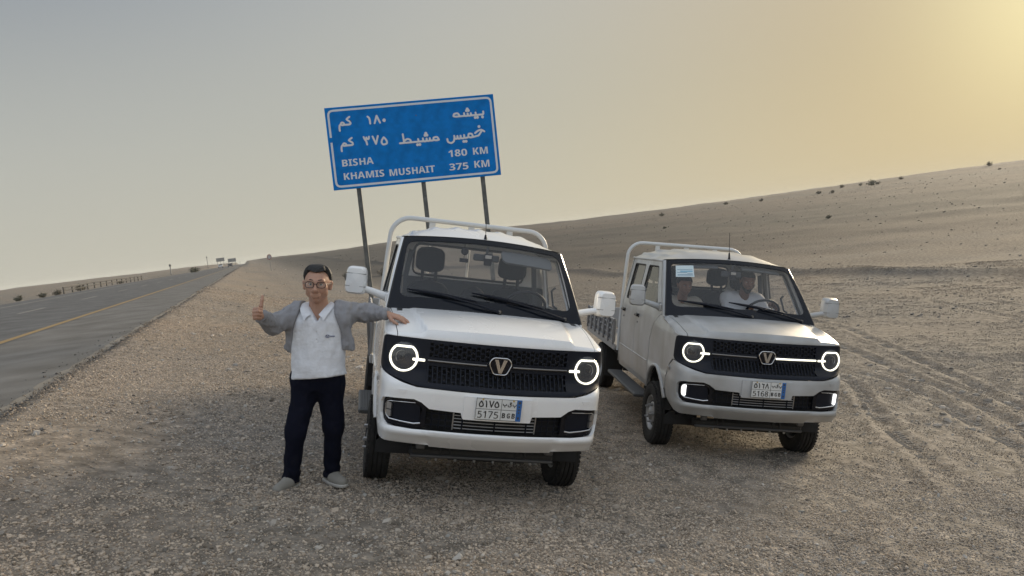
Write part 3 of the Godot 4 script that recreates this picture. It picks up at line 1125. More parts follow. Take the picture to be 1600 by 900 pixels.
	for s in [-1.0, 1.0]:
		var wing := v2([cut_f + 0.007, 0.0, 1.0, 0.0, 1.0, 1.0, cut_r + 0.007, 1.0])
		var wing_front := v2([cut_f + 0.007, -0.2, 1.0, -0.2, 1.0, 0.0, cut_f + 0.007, 0.0])
		if s < 0.0:
			wing = mirrored(wing)
			wing_front = mirrored(wing_front)
		var w := part("wing", Mb.new().sheet(bn, wing, [], 0.05, 0.02, MIDDLE).sheet(bn_front, wing_front, [], 0.05, 0.02, MIDDLE), P, t)
		# side of the wing, down to the arch
		var arch := circle(Vector2(-0.88, 0.262), 0.405, 0.490, 40)
		var sw0 := v2([-1.27, 0.46, -1.24, 1.0, -1.13, 1.20, -0.955, 1.318, -0.84, 1.322, -0.50, 1.262, -0.19, 1.188, -0.19, 0.935, -0.27, 0.935, -0.365, 0.875, -0.43, 0.805, -0.47, 0.71, -0.50, 0.60, -0.80, 0.30])
		var sw: PackedVector2Array = Geometry2D.clip_polygons(sw0, arch)[0]
		var sp := side_part(0.0, s)
		part("wing_side", Mb.new().sheet(sp, sw, [], 0.06, 0.025, Vector3(0, 0.75, -0.9)), P, w)
		var lip := []
		for i in 23:
			var an := lerpf(0.46, PI - 0.42, i / 22.0)
			var zz := -0.88 + cos(an) * 0.418
			var yy := 0.262 + sin(an) * 0.503
			lip.append(Vector3(s * (side_x(yy) + 0.002), yy, zz))
		part("arch_flare", Mb.new().tube(lip, 0.021, 6), P, w)
		# inner arch
		var liner := func(u: float, q: float) -> Vector3:
			var an := lerpf(-0.1, PI + 0.1, u)
			return Vector3(s * lerpf(0.82, 0.48, q), 0.262 + sin(an) * 0.47, -0.88 + cos(an) * 0.40)
		part("arch_liner", Mb.new().grid(liner, 16, 3, Vector3(s * 0.6, 2.0, -0.88)), M.matt_black, w)
		# roundel of the side repeater on the wing corner
		part("side_repeater", Mb.new().box(Vector3(s * 0.862, 0.83, -0.355), Vector3(0.012, 0.035, 0.075), 0.005), M.satin, w)
	# --- windscreen
	var ws := func(u: float, v: float) -> Vector3: return shield(u, v)
	var ws_in := func(u: float, v: float) -> Vector3: return shield(u, v, -0.004)
	var outer_ws := rounded(v2([-0.995, -0.02, 0.995, -0.02, 0.99, 1.0, -0.99, 1.0]), 0.05)
	var inner_ws := rounded(v2([-0.915, 0.138, 0.915, 0.138, 0.945, 0.932, -0.945, 0.932]), 0.11)
	var scr := part("windscreen", Mb.new().sheet(ws_in, outer_ws, [], 0.09, 0.0, MIDDLE), M.glass, t)
	part("windscreen_border", Mb.new().sheet(ws, outer_ws, [inner_ws], 0.07, 0.003, MIDDLE), M.frit, scr)
	var cowl := func(u: float, v: float) -> Vector3:
		var b := bonnet(clampf(u, -1, 1) * 0.97, 1.0)
		var e := shield(u * 0.985, 0.05)
		return b.lerp(e, v) + Vector3(0, -0.016 - 0.014 * sin(v * PI), 0)
	part("cowl", Mb.new().sheet(cowl, v2([-1.0, -0.15, 1.0, -0.15, 1.0, 1.0, -1.0, 1.0]), [], 0.2, 0.0, MIDDLE), M.black, t)
	wipers(t)
	if crew:
		var stk := part("window_sticker", Mb.new().sheet(func(u: float, v: float) -> Vector3: return shield(u, v, -0.007), v2([-0.865, 0.665, -0.60, 0.665, -0.60, 0.885, -0.865, 0.885]), [], 0.1, 0.0, MIDDLE), mat(lin(0.60, 0.70, 0.72), 0.6), scr)
		var bars := Mb.new()
		for b in [[-0.845, -0.62, 0.80, 0.808], [-0.845, -0.70, 0.742, 0.750], [-0.84, -0.62, 0.692, 0.708], [-0.70, -0.62, 0.722, 0.730]]:
			bars.sheet(func(u: float, v: float) -> Vector3: return shield(u, v, -0.005), v2([b[0], b[2], b[1], b[2], b[1], b[3], b[0], b[3]]), [], 0.2, 0.0, MIDDLE)
		part("sticker_print", bars, mat(lin(0.10, 0.24, 0.34), 0.6), stk)
		part("sticker_field", Mb.new().sheet(func(u: float, v: float) -> Vector3: return shield(u, v, -0.006), v2([-0.80, 0.755, -0.62, 0.755, -0.62, 0.785, -0.80, 0.785]), [], 0.2, 0.0, MIDDLE), mat(lin(0.22, 0.45, 0.58), 0.6), stk)
	# --- pillars, doors, rear of the cab
	for s in [-1.0, 1.0]:
		var pil := func(w: float, v: float) -> Vector3:
			var a := shield(s * 1.0, v, -0.002)
			var pz := pillar_line(v)
			var b := Vector3(s * (side_x(pz.y) - 0.022 * smoothstep(1.15, 1.33, pz.y) * smoothstep(-1.3, -0.75, pz.x)), pz.y, pz.x)
			var p := a.lerp(b, w)
			return p + Vector3(s * 0.8, 0.1, 0.6).normalized() * 0.020 * sin(PI * w)
		part("windscreen_pillar", Mb.new().sheet(pil, v2([0.03, -0.03, 0.985, -0.03, 0.985, 1.0, 0.03, 1.0]), [], 0.125, 0.02, Vector3(0, 1.4, -1.4)), P, t)
		part("screen_seal", Mb.new().tube([shield(s * 1.0, 0.0, -0.004), shield(s, 0.25, -0.004), shield(s, 0.5, -0.004), shield(s, 0.75, -0.004), shield(s, 1.0, -0.004)], 0.008, 6), M.seal, t)
		door(t, P, s, -2.02, "front", rear)
		if crew:
			door(t, P, s, rear + 0.07, "rear", rear)
		# lower sill and the rear corner post
		var sp := side_part(-0.002, s)
		part("sill", Mb.new().sheet(sp, v2([-1.27, 0.455, -1.27, 0.515, rear, 0.515, rear, 0.455]), [], 0.2, 0.03, MIDDLE), P, t)
		var post := [rear, 0.455, rear + 0.062, 0.455, rear + 0.062, 1.90, rear, 1.90]
		part("corner_post", Mb.new().sheet(sp, v2(post), [], 0.12, 0.03, MIDDLE), P, t)
		# gutter rail along the roof edge
		part("gutter", Mb.new().tube([Vector3(s * 0.735, 1.902, -1.36), Vector3(s * 0.742, 1.908, -1.7), Vector3(s * 0.742, 1.908, rear)], 0.014, 6), P, t)
	var rf := func(u: float, w: float) -> Vector3: return roof_at(u * 2.0 - 1.0, w, rear)
	part("roof", Mb.new().grid(rf, 72, 22, MIDDLE), P, t)
	var lining2 := func(u: float, w: float) -> Vector3: return roof_at((u * 2.0 - 1.0) * 0.97, w, rear) * Vector3(1, 1, 1) - Vector3(0, 0.055, 0)
	part("headlining", Mb.new().grid(lining2, 20, 8, MIDDLE), M.liner, t)
	var bw := func(x: float, y: float) -> Vector3: return Vector3(x, y, rear)
	var rw_hole := rounded(v2([-0.56, 1.57, 0.56, 1.57, 0.56, 1.87, -0.56, 1.87]), 0.07)
	var wall := v2([-0.85, 0.50, 0.85, 0.50, 0.853, 1.22, 0.842, 1.33, 0.742, 1.90, 0.55, 1.995, 0.25, 2.035, -0.25, 2.035, -0.55, 1.995, -0.742, 1.90, -0.842, 1.33, -0.853, 1.22])
	var cabwall := part("cab_rear_wall", Mb.new().sheet(bw, wall, [rw_hole], 0.15, 0.035, MIDDLE), P, t)
	part("rear_window", Mb.new().sheet(func(x: float, y: float) -> Vector3: return Vector3(x, y, rear + 0.01), Geometry2D.offset_polygon(rw_hole, 0.01)[0], [], 0.3, 0.0, MIDDLE), M.glass, cabwall)
	part("rear_window_seal", Mb.new().tube(ring3(rw_hole, func(x: float, y: float) -> Vector3: return Vector3(x, y, rear + 0.02)), 0.012, 6, true), M.seal, cabwall)
	part("rear_trim", Mb.new().sheet(func(x: float, y: float) -> Vector3: return Vector3(x, y, rear + 0.045), v2([-0.80, 0.55, 0.80, 0.55, 0.79, 1.545, -0.79, 1.545]), [], 0.4, 0.0, MIDDLE), M.trim, cabwall)
	interior(t, crew, rear)
	# --- mirrors
	for s in [-1.0, 1.0]:
		mirror(t, P, s)
	# --- aerial, rooted over the windscreen
	var root := roof_at(0.0, 0.10, rear)
	var tip := root + Vector3(0, 0.36, -0.30) if false else root + Vector3(0.0, 0.30 if crew else 0.16, -0.06)
	var ae := part("aerial", Mb.new().tube([root + Vector3(0, -0.01, 0), root + Vector3(0, 0.012, -0.002), root.lerp(tip, 0.22), root.lerp(tip, 0.24), tip], [0.016, 0.013, 0.009, 0.0035, 0.0022], 8), M.black, t)
	# --- wheels
	for s in [-1.0, 1.0]:
		wheel(t, s, -0.88, 0.0, true)
		wheel(t, s, -4.10 if crew else -3.88, 0.0, false)
	# --- frame and running gear under the nose
	var fr := part("chassis_frame", Mb.new().box(Vector3(-0.36, 0.50, -3.0), Vector3(0.07, 0.13, 5.0), 0.01).box(Vector3(0.36, 0.50, -3.0), Vector3(0.07, 0.13, 5.0), 0.01), M.under, t)
	part("cross_member", Mb.new().box(Vector3(0, 0.395, -0.42), Vector3(1.02, 0.085, 0.12), 0.015).box(Vector3(0.0, 0.36, -0.52), Vector3(0.7, 0.05, 0.2), 0.015), M.under, fr)
	part("track_rod", Mb.new().tube([Vector3(-0.66, 0.285, -0.72), Vector3(-0.3, 0.315, -0.70), Vector3(0.3, 0.315, -0.70), Vector3(0.66, 0.285, -0.72)], 0.017, 8), M.under, fr)
	for s in [-1.0, 1.0]:
		part("lower_arm", Mb.new().tube([Vector3(s * 0.66, 0.245, -0.86), Vector3(s * 0.45, 0.29, -0.80), Vector3(s * 0.28, 0.33, -0.62)], [0.03, 0.026, 0.03], 8), M.under, fr)
		part("tow_hook", Mb.new().box(Vector3(s * 0.50, 0.375, -0.20), Vector3(0.07, 0.075, 0.03), 0.01), M.step, fr)
		part("bracket", Mb.new().box(Vector3(s * 0.33, 0.345, -0.32), Vector3(0.016, 0.13, 0.08), 0.004).box(Vector3(s * 0.26, 0.345, -0.32), Vector3(0.016, 0.13, 0.08), 0.004), M.under, fr)
	part("skid_tray", Mb.new().box(Vector3(0.04, 0.335, -0.75), Vector3(0.62, 0.03, 0.55), 0.012).box(Vector3(0.1, 0.30, -0.80), Vector3(0.30, 0.10, 0.34), 0.05), M.under, fr)
	part("front_beam", Mb.new().box(Vector3(0.0, 0.285, -0.34), Vector3(1.14, 0.085, 0.10), 0.02).box(Vector3(0.05, 0.245, -0.46), Vector3(0.66, 0.07, 0.20), 0.025), M.under, fr)
	part("beam_rail", Mb.new().tube([Vector3(-0.56, 0.262, -0.282), Vector3(0.56, 0.262, -0.282)], 0.014, 8), M.step, fr)
	for k in 6:
		part("bolt", Mb.new().lathe(Transform3D(Basis(), Vector3(-0.36 + 0.15 * k, 0.238, -0.31)), [Vector2(0, -0.014), Vector2(0.011, -0.014), Vector2(0.011, 0.006)], 6), M.satin, fr)
	part("floor_pan", Mb.new().box(Vector3(0, 0.56, (rear - 1.25) * 0.5 - 0.2), Vector3(1.6, 0.03, -rear - 0.6), 0.0).box(Vector3(0, 0.93, -0.70), Vector3(1.55, 0.62, 0.02), 0.0), M.matt_black, fr)
	part("axle", Mb.new().tube([Vector3(-0.72, 0.24, -4.1 if crew else -3.88), Vector3(0.72, 0.24, -4.1 if crew else -3.88)], 0.05, 10), M.under, fr)
	# --- running boards
	for s in [-1.0, 1.0]:
		var z1 := -1.32
		var z2 := rear - 0.06
		var rb := part("running_board", Mb.new().box(Vector3(s * 0.865, 0.335, (z1 + z2) * 0.5), Vector3(0.20, 0.045, z1 - z2), 0.012), M.step, t)
		for k in 7:
			part("tread_bar", Mb.new().box(Vector3(s * (0.79 + 0.025 * k), 0.360, (z1 + z2) * 0.5), Vector3(0.010, 0.006, z1 - z2 - 0.06), 0.002), M.step, rb)
		for zz in [z1 - 0.2, z2 + 0.2]:
			part("board_bracket", Mb.new().box(Vector3(s * 0.70, 0.40, zz), Vector3(0.20, 0.035, 0.04), 0.006), M.under, rb)
	cargo_bed(t, P, crew, rear)
	return t

func ring3(p: PackedVector2Array, fn: Callable) -> Array:
	var o := []
	for q in p:
		o.append(fn.call(q.x, q.y))
	return o

func grille_piece(mb: Mb, a0: float, a1: float, y0: float, y1: float) -> void:
	var pts := [nose(a0, y0, 0.004), nose(a1, y0, 0.004), nose(a1, y1, 0.004), nose(a0, y1, 0.004)]
	var dn := Vector3(0, 0, -0.016)
	var nn := ((pts[1] - pts[0]) as Vector3).cross(pts[3] - pts[0]).normalized()
	mb.q(pts[0], pts[1], pts[2], pts[3], nn)
	mb.q(pts[0], pts[3], pts[3] + dn, pts[0] + dn, Vector3.LEFT)
	mb.q(pts[1], pts[2], pts[2] + dn, pts[1] + dn, Vector3.RIGHT)
	mb.q(pts[0], pts[1], pts[1] + dn, pts[0] + dn, Vector3.DOWN)
	mb.q(pts[3], pts[2], pts[2] + dn, pts[3] + dn, Vector3.UP)

func wipers(t: Node3D) -> void:
	for k in 2:
		var u0: float = [0.10, 0.80][k]
		var e: float = [-0.84, -0.18][k]
		var w := part("wiper", Mb.new().tube([shield(u0, 0.01, 0.018), shield(lerpf(u0, e, 0.25), 0.065, 0.034), shield(lerpf(u0, e, 0.62), 0.150, 0.034)], [0.013, 0.009, 0.006], 6), M.black, t)
		var bl := []
		for i in 9:
			var q := i / 8.0
			bl.append(shield(lerpf(lerpf(u0, e, 0.24), e, q), lerpf(0.118, 0.222, q), 0.016))
		part("wiper_blade", Mb.new().tube(bl, [0.006, 0.010, 0.013, 0.015, 0.016, 0.015, 0.013, 0.010, 0.006], 6), M.black, w)
		part("wiper_cap", Mb.new().lathe(Transform3D(Basis(), shield(u0, 0.01, 0.01)), [Vector2(0.018, 0), Vector2(0.016, 0.022), Vector2(0.0, 0.026)], 10), M.dark_chrome, w)

func door(t: Node3D, P: Material, s: float, z_end: float, which: String, rear: float) -> void:
	var sp := side_part(0.002, s)
	var front := which == "front"
	var outline: PackedVector2Array
	var win: PackedVector2Array
	if front:
		outline = v2([z_end, 0.52, z_end, 1.895, -1.405, 1.895, -0.91, 1.328, -0.962, 1.314, -1.135, 1.196, -1.247, 1.0, -1.277, 0.52])
		win = rounded(v2([z_end + 0.075, 1.375, z_end + 0.075, 1.835, -1.475, 1.835, -1.105, 1.375]), 0.035)
	else:
		outline = v2([z_end, 0.52, z_end, 1.895, -2.028, 1.895, -2.028, 0.52])
		win = rounded(v2([z_end + 0.10, 1.375, z_end + 0.13, 1.835, -2.10, 1.835, -2.10, 1.375]), 0.035)
	var away := Vector3(0, 1.0, (z_end - 1.2) * 0.5)
	var d := part("door", Mb.new().sheet(sp, outline, [win], 0.10, 0.035, away), P, t)
	part("door_window", Mb.new().sheet(side_part(-0.018, s), Geometry2D.offset_polygon(win, 0.012)[0], [], 0.2, 0.0, away), M.glass, d)
	part("window_seal", Mb.new().tube(ring3(win, side_part(-0.006, s)), 0.011, 6, true), M.seal, d)
	# raised lower edge moulding along the crease
	var zc := -1.30 if front else -2.04
	var zr := z_end + 0.01
	part("side_moulding", Mb.new().tube([side_part(0.0, s).call(zc, 0.745), side_part(0.0, s).call((zc + zr) * 0.5, 0.745), side_part(0.0, s).call(zr, 0.745)], 0.011, 6), P, d)
	var hz := z_end + 0.10
	var hp: Vector3 = side_part(0.0, s).call(hz, 1.215)
	var h := part("door_handle", Mb.new().box(hp + Vector3(s * 0.024, 0.0, 0.0), Vector3(0.022, 0.030, 0.135), 0.008).box(hp + Vector3(s * 0.004, 0.0, 0.0), Vector3(0.012, 0.048, 0.165), 0.005), M.gloss_black, d)
	part("key_hole", Mb.new().lathe(Transform3D(Basis(Vector3.UP, Vector3.RIGHT * s, Vector3.BACK), side_part(0.0, s).call(hz + 0.02, 1.13)), [Vector2(0.013, 0.0), Vector2(0.011, 0.006), Vector2(0, 0.007)], 10), M.black, d)
	var card := outline.duplicate()
	part("door_card", Mb.new().sheet(side_part(-0.05, s), v2([z_end + 0.03, 0.56, z_end + 0.03, 1.345, -1.06 if front else -2.06, 1.345, -1.30 if front else -2.06, 0.95, -1.30 if front else -2.06, 0.56]), [], 0.3, 0.0, away), M.trim, d)
	if front:
		var gh: Vector3 = side_part(-0.075, s).call(-1.36, 1.50)
		part("grab_handle", Mb.new().tube([gh + Vector3(0, -0.09, 0.085), gh + Vector3(-s * 0.035, -0.07, 0.07), gh + Vector3(-s * 0.035, 0.06, -0.045), gh + Vector3(0, 0.09, -0.07)], 0.012, 6), M.trim, d)

func mirror(t: Node3D, P: Material, s: float) -> void:
	var at := Vector3(s * 1.094, 1.512, -0.985)
	var tilt := Basis(Vector3.UP, s * 0.16)
	var prof := func(u: float, w: float) -> Vector3:
		var an := TAU * u
		var ex := signf(cos(an)) * pow(absf(cos(an)), 0.42)
		var ey := signf(sin(an)) * pow(absf(sin(an)), 0.42)
		var sc := lerpf(1.0, 0.86, smoothstep(0.55, 1.0, w)) if w < 0.999 else 0.86
		var taper := 1.0 + 0.05 * ey * -1.0
		return at + tilt * Vector3(ex * 0.086 * sc * taper, ey * 0.116 * sc, lerpf(-0.055, 0.05, w))
	var mb := Mb.new().grid(prof, 40, 8, at)
	for i in 40:
		mb.f(prof.call(i / 40.0, 1.0), prof.call((i + 1) / 40.0, 1.0), at + tilt * Vector3(0, 0, 0.056), at)
		mb.f(prof.call(i / 40.0, 0.0), prof.call((i + 1) / 40.0, 0.0), at + tilt * Vector3(0, 0, -0.05), at)
	var m := part("door_mirror", mb, P, t)
	var base: Vector3 = side_part(0.0, s).call(-1.03, 1.395)
	part("mirror_arm", Mb.new().tube([at + tilt * Vector3(-s * 0.06, -0.062, -0.005), at.lerp(base, 0.5) + Vector3(0, -0.022, 0.01), base + Vector3(s * 0.012, 0.0, 0.02), base], [0.028, 0.030, 0.036, 0.05], 10), P, m)
	part("mirror_base", Mb.new().box(base + Vector3(s * 0.006, -0.004, 0.0), Vector3(0.035, 0.085, 0.15), 0.012), P, m)
	part("mirror_glass", Mb.new().box(at + tilt * Vector3(0, 0.0, -0.057), Vector3(0.13, 0.19, 0.006), 0.002, tilt), M.mirror, m)
	part("mirror_seam", Mb.new().box(at + tilt * Vector3(0, 0.058, 0.03), Vector3(0.1655, 0.0035, 0.045), 0.0, tilt).box(at + tilt * Vector3(0, -0.048, 0.03), Vector3(0.174, 0.003, 0.045), 0.0, tilt), M.seal, m)
	part("turn_indicator", Mb.new().box(at + tilt * Vector3(s * 0.083, 0.018, 0.012), Vector3(0.014, 0.056, 0.045), 0.004, tilt), M.dark_chrome, m)

func wheel(t: Node3D, s: float, z: float, steer: float, front: bool) -> void:
	var bas := Basis(Vector3.UP, steer) * Basis(Vector3.UP, Vector3.RIGHT * s, Vector3.FORWARD * -s)
	bas = Basis(Vector3(0, 1, 0), Vector3(s, 0, 0), Vector3(0, 1, 0).cross(Vector3(s, 0, 0)))
	var tr := Transform3D(bas.scaled(Vector3.ONE * 1.033), Vector3(s * (0.79 if front else 0.775), 0.24, z))
	var w := Node3D.new()
	w.name = numbered("wheel", t)
	w.transform = tr
	t.add_child(w, true)
	var tyre := [Vector2(0.185, 0.070), Vector2(0.205, 0.088), Vector2(0.245, 0.096), Vector2(0.285, 0.094), Vector2(0.312, 0.084), Vector2(0.326, 0.072)]
	for k in 4:
		var y0 := 0.072 - 0.036 * k
		tyre.append_array([Vector2(0.332, y0 - 0.006), Vector2(0.334, y0 - 0.028), Vector2(0.323, y0 - 0.030), Vector2(0.323, y0 - 0.035)])
	tyre.append_array([Vector2(0.326, -0.074), Vector2(0.312, -0.084), Vector2(0.285, -0.094), Vector2(0.245, -0.096), Vector2(0.205, -0.088), Vector2(0.185, -0.070)])
	var tm := Mb.new().lathe(Transform3D(), tyre, 56, false)
	# shoulder lugs
	for k in 56:
		var an := TAU * k / 56.0
		for e in [-1.0, 1.0]:
			var c := Vector3(cos(an) * 0.3145, e * 0.077, sin(an) * 0.3145)
			var rb := Basis(Vector3(cos(an), 0, sin(an)), Vector3.UP, Vector3(-sin(an), 0, cos(an)).normalized() * -1.0)
			tm.box(c, Vector3(0.024, 0.022, 0.021), 0.0, rb)
	part("tyre", tm, M.rubber, w)
	var dish := [Vector2(0.187, 0.072), Vector2(0.181, 0.080), Vector2(0.172, 0.066), Vector2(0.165, 0.035), Vector2(0.150, 0.024), Vector2(0.115, 0.060), Vector2(0.080, 0.070), Vector2(0.062, 0.068), Vector2(0.055, 0.088), Vector2(0.0, 0.092)]
	if not front:
		dish = [Vector2(0.187, 0.072), Vector2(0.181, 0.080), Vector2(0.172, 0.066), Vector2(0.168, -0.02), Vector2(0.12, -0.05), Vector2(0.08, -0.045), Vector2(0.06, 0.03), Vector2(0.0, 0.04)]
	var r := part("rim", Mb.new().lathe(Transform3D(), dish, 40, true).lathe(Transform3D(), [Vector2(0.184, 0.07), Vector2(0.170, 0.02), Vector2(0.165, -0.06), Vector2(0.184, -0.074)], 40), M.rim, w)
	part("brake_drum", Mb.new().lathe(Transform3D(), [Vector2(0, -0.07), Vector2(0.13, -0.07), Vector2(0.14, -0.05), Vector2(0.14, 0.01)], 28), M.under, w)
	if front:
		for k in 5:
			var an := TAU * k / 5.0 + 0.3
			part("wheel_nut", Mb.new().lathe(Transform3D(Basis(), Vector3(cos(an) * 0.092, 0.064, sin(an) * 0.092)), [Vector2(0.017, 0.0), Vector2(0.017, 0.022), Vector2(0.011, 0.026), Vector2(0.010, 0.052), Vector2(0, 0.054)], 6), M.satin, r)
		for k in 8:
			var an := TAU * k / 8.0
			part("rim_hole", Mb.new().lathe(Transform3D(Basis(), Vector3(cos(an) * 0.132, 0.0485, sin(an) * 0.132)).rotated_local(Vector3(sin(an), 0, -cos(an)), 0.80), [Vector2(0.021, -0.004), Vector2(0.021, 0.003), Vector2(0, 0.003)], 10), M.matt_black, r)

func interior(t: Node3D, crew: bool, rear: float) -> void:
	# dashboard
	var dprof := v2([-0.62, 1.20, -0.66, 1.325, -0.74, 1.335, -1.02, 1.315, -1.09, 1.27, -1.10, 1.05, -0.95, 0.95, -0.70, 0.95])
	var dtr := Transform3D(Basis(Vector3(0, 0, 1), Vector3(0, 1, 0), Vector3(-1, 0, 0)), Vector3(-0.75, 0, 0))
	var dash := part("dashboard", Mb.new().prism(dtr, dprof, 1.50, 0.0), M.dash, t)
	part("instrument_hood", Mb.new().grid(func(u: float, w: float) -> Vector3:
		var an := PI * u
		return Vector3(0.40 - cos(an) * 0.21, 1.31 + sin(an) * 0.085, -0.98 - w * 0.12 + 0.04 * sin(an)), 14, 3, Vector3(0.4, 1.2, -1.05)), M.dash, dash)
	part("air_vent", Mb.new().box(Vector3(-0.02, 1.29, -1.10), Vector3(0.30, 0.06, 0.02), 0.008), M.gloss_black, dash)
	# steering wheel, left-hand drive: on the viewer's right
	var sc := Vector3(0.41, 1.40, -1.21)
	var sb := Basis(Vector3.RIGHT, -1.0) 
	var ringp := []
	for i in 32:
		var an := TAU * i / 32.0
		ringp.append(sc + sb * Vector3(cos(an) * 0.19, 0.0, sin(an) * 0.19) if false else sc + Vector3(cos(an) * 0.19, sin(an) * 0.19 * 0.78, -sin(an) * 0.19 * -0.60))
	var st := part("steering_wheel", Mb.new().tube(ringp, 0.0145, 8, true), M.black, t)
	part("wheel_hub", Mb.new().box(sc + Vector3(0, -0.01, 0.02), Vector3(0.13, 0.10, 0.06), 0.02, Basis(Vector3.RIGHT, 0.65)), M.black, st)
	for an in [0.12, PI - 0.12, -PI / 2]:
		part("wheel_spoke", Mb.new().tube([sc + Vector3(0, -0.005, 0.02), sc + Vector3(cos(an) * 0.185, sin(an) * 0.145, sin(an) * 0.11)], 0.013, 6), M.black, st)
	part("steering_column", Mb.new().tube([sc + Vector3(0, -0.02, 0.02), Vector3(0.41, 1.22, -1.0)], 0.035, 8), M.black, st)
	# seats
	for x in [-0.41, 0.41]:
		seat(t, x, -1.80, true)
	if not crew:
		middle_seat(t)
	else:
		for x in [-0.40, 0.40]:
			seat(t, x, -2.68, true)
	# rear-view mirror, dash camera, visors, hanging tag
	var rm_at := Vector3(0.02, 1.805, -1.235)
	var rm := part("rear_view_mirror", Mb.new().box(rm_at, Vector3(0.235, 0.062, 0.022), 0.010), M.trim, t)
	part("mirror_stem", Mb.new().tube([rm_at + Vector3(0, 0.02, 0.01), rm_at + Vector3(0, 0.10, 0.035)], 0.012, 6), M.trim, rm)
	var dc := part("dash_camera", Mb.new().box(rm_at + Vector3(0.012, -0.012, 0.030), Vector3(0.072, 0.105, 0.03), 0.008), M.black, t)
	part("camera_screen", Mb.new().box(rm_at + Vector3(0.012, 0.012, 0.047), Vector3(0.058, 0.030, 0.006), 0.002), M.satin, dc)
	var vis := func(u: float, w: float) -> Vector3: return shield(u, w, -0.05)
	for s in ([1.0] if not crew else [-1.0, 1.0]):
		var vo := v2([0.22, 0.76, 0.86, 0.755, 0.87, 0.93, 0.20, 0.93]) if not crew else v2([0.20, 0.90, 0.84, 0.90, 0.85, 0.95, 0.19, 0.95])
		vo = rounded(vo, 0.06)
		if s < 0.0:
			vo = mirrored(vo)
		part("sun_visor", Mb.new().sheet(vis, vo, [], 0.2, 0.018, Vector3(0, 1.2, -1.9)), M.liner, t)
	if not crew:
		var tg := part("hanging_tag", Mb.new().lathe(Transform3D(Basis(Vector3.RIGHT, Vector3.BACK, Vector3.DOWN), Vector3(-0.178, 1.845, -1.24)), [Vector2(0.034, 0.0), Vector2(0.034, 0.012), Vector2(0.026, 0.016), Vector2(0.022, 0.010), Vector2(0, 0.010)], 18), M.black, t)
		part("tag_label", Mb.new().box(Vector3(-0.178, 1.765, -1.24), Vector3(0.078, 0.036, 0.012), 0.004), M.black, tg)
		part("tag_cord", Mb.new().tube([Vector3(-0.178, 1.95, -1.27), Vector3(-0.178, 1.75, -1.24)], 0.003, 5), M.black, tg)
	# seat belts at the door posts
	for s in [-1.0, 1.0]:
		part("seat_belt", Mb.new().box(Vector3(s * 0.66, 1.38, -1.86), Vector3(0.05, 0.86, 0.006), 0.001, Basis(Vector3.BACK, s * 0.13)), M.trim, t)

func seat(t: Node3D, x: float, z: float, rest: bool) -> void:
	var back := func(u: float, w: float) -> Vector3:
		var an := TAU * u
		var ex := signf(cos(an)) * pow(absf(cos(an)), 0.5)
		var ez := signf(sin(an)) * pow(absf(sin(an)), 0.7)
		var wd := lerpf(0.235, 0.195, w) * (1.0 if w < 0.8 else sqrt(maxf(0.0, 1.0 - pow((w - 0.8) / 0.2, 2.0))) * 0.92 + 0.08)
		return Vector3(x + ex * wd, lerpf(0.93, 1.535, w), z - 0.10 * w + ez * 0.06 * (1.0 - 0.5 * pow(w, 6.0)))
	var st := part("seat", Mb.new().grid(back, 28, 18, Vector3(x, 1.2, z - 0.05)), M.seat, t)
	part("seat_cushion", Mb.new().box(Vector3(x, 0.90, z + 0.26), Vector3(0.48, 0.14, 0.52), 0.05), M.seat, st)
	if rest:
		var head := func(u: float, w: float) -> Vector3:
			var an := TAU * u
			var ex := signf(cos(an)) * pow(absf(cos(an)), 0.45)
			var ez := signf(sin(an)) * pow(absf(sin(an)), 0.6)
			var k := sqrt(maxf(0.0, 1.0 - pow(absf(w * 2.0 - 1.0), 4.5)))
			return Vector3(x + ex * 0.145 * k * (1.0 - 0.06 * w), lerpf(1.600, 1.855, w), z - 0.125 + ez * 0.055 * k)
		part("headrest", Mb.new().grid(head, 28, 14, Vector3(x, 1.72, z - 0.12)), M.seat, st)
		for e in [-0.065, 0.065]:
			part("headrest_post", Mb.new().box(Vector3(x + e, 1.57, z - 0.115), Vector3(0.032, 0.12, 0.02), 0.005), M.black, st)

func middle_seat(t: Node3D) -> void:
	var back := func(u: float, w: float) -> Vector3:
		var an := TAU * u
		var ex := signf(cos(an)) * pow(absf(cos(an)), 0.6)
		var ez := signf(sin(an)) * pow(absf(sin(an)), 0.7)
		var k := 1.0 if w < 0.55 else sqrt(maxf(0.0, 1.0 - pow((w - 0.55) / 0.45, 2.0)))
		return Vector3(0.03 + ex * 0.15 * (0.04 + 0.96 * k), lerpf(1.0, 1.515, w), -1.76 - 0.08 * w + ez * 0.08 * (0.1 + 0.9 * k))
	part("middle_seat", Mb.new().grid(back, 24, 16, Vector3(0.03, 1.2, -1.8)), M.seat, t)

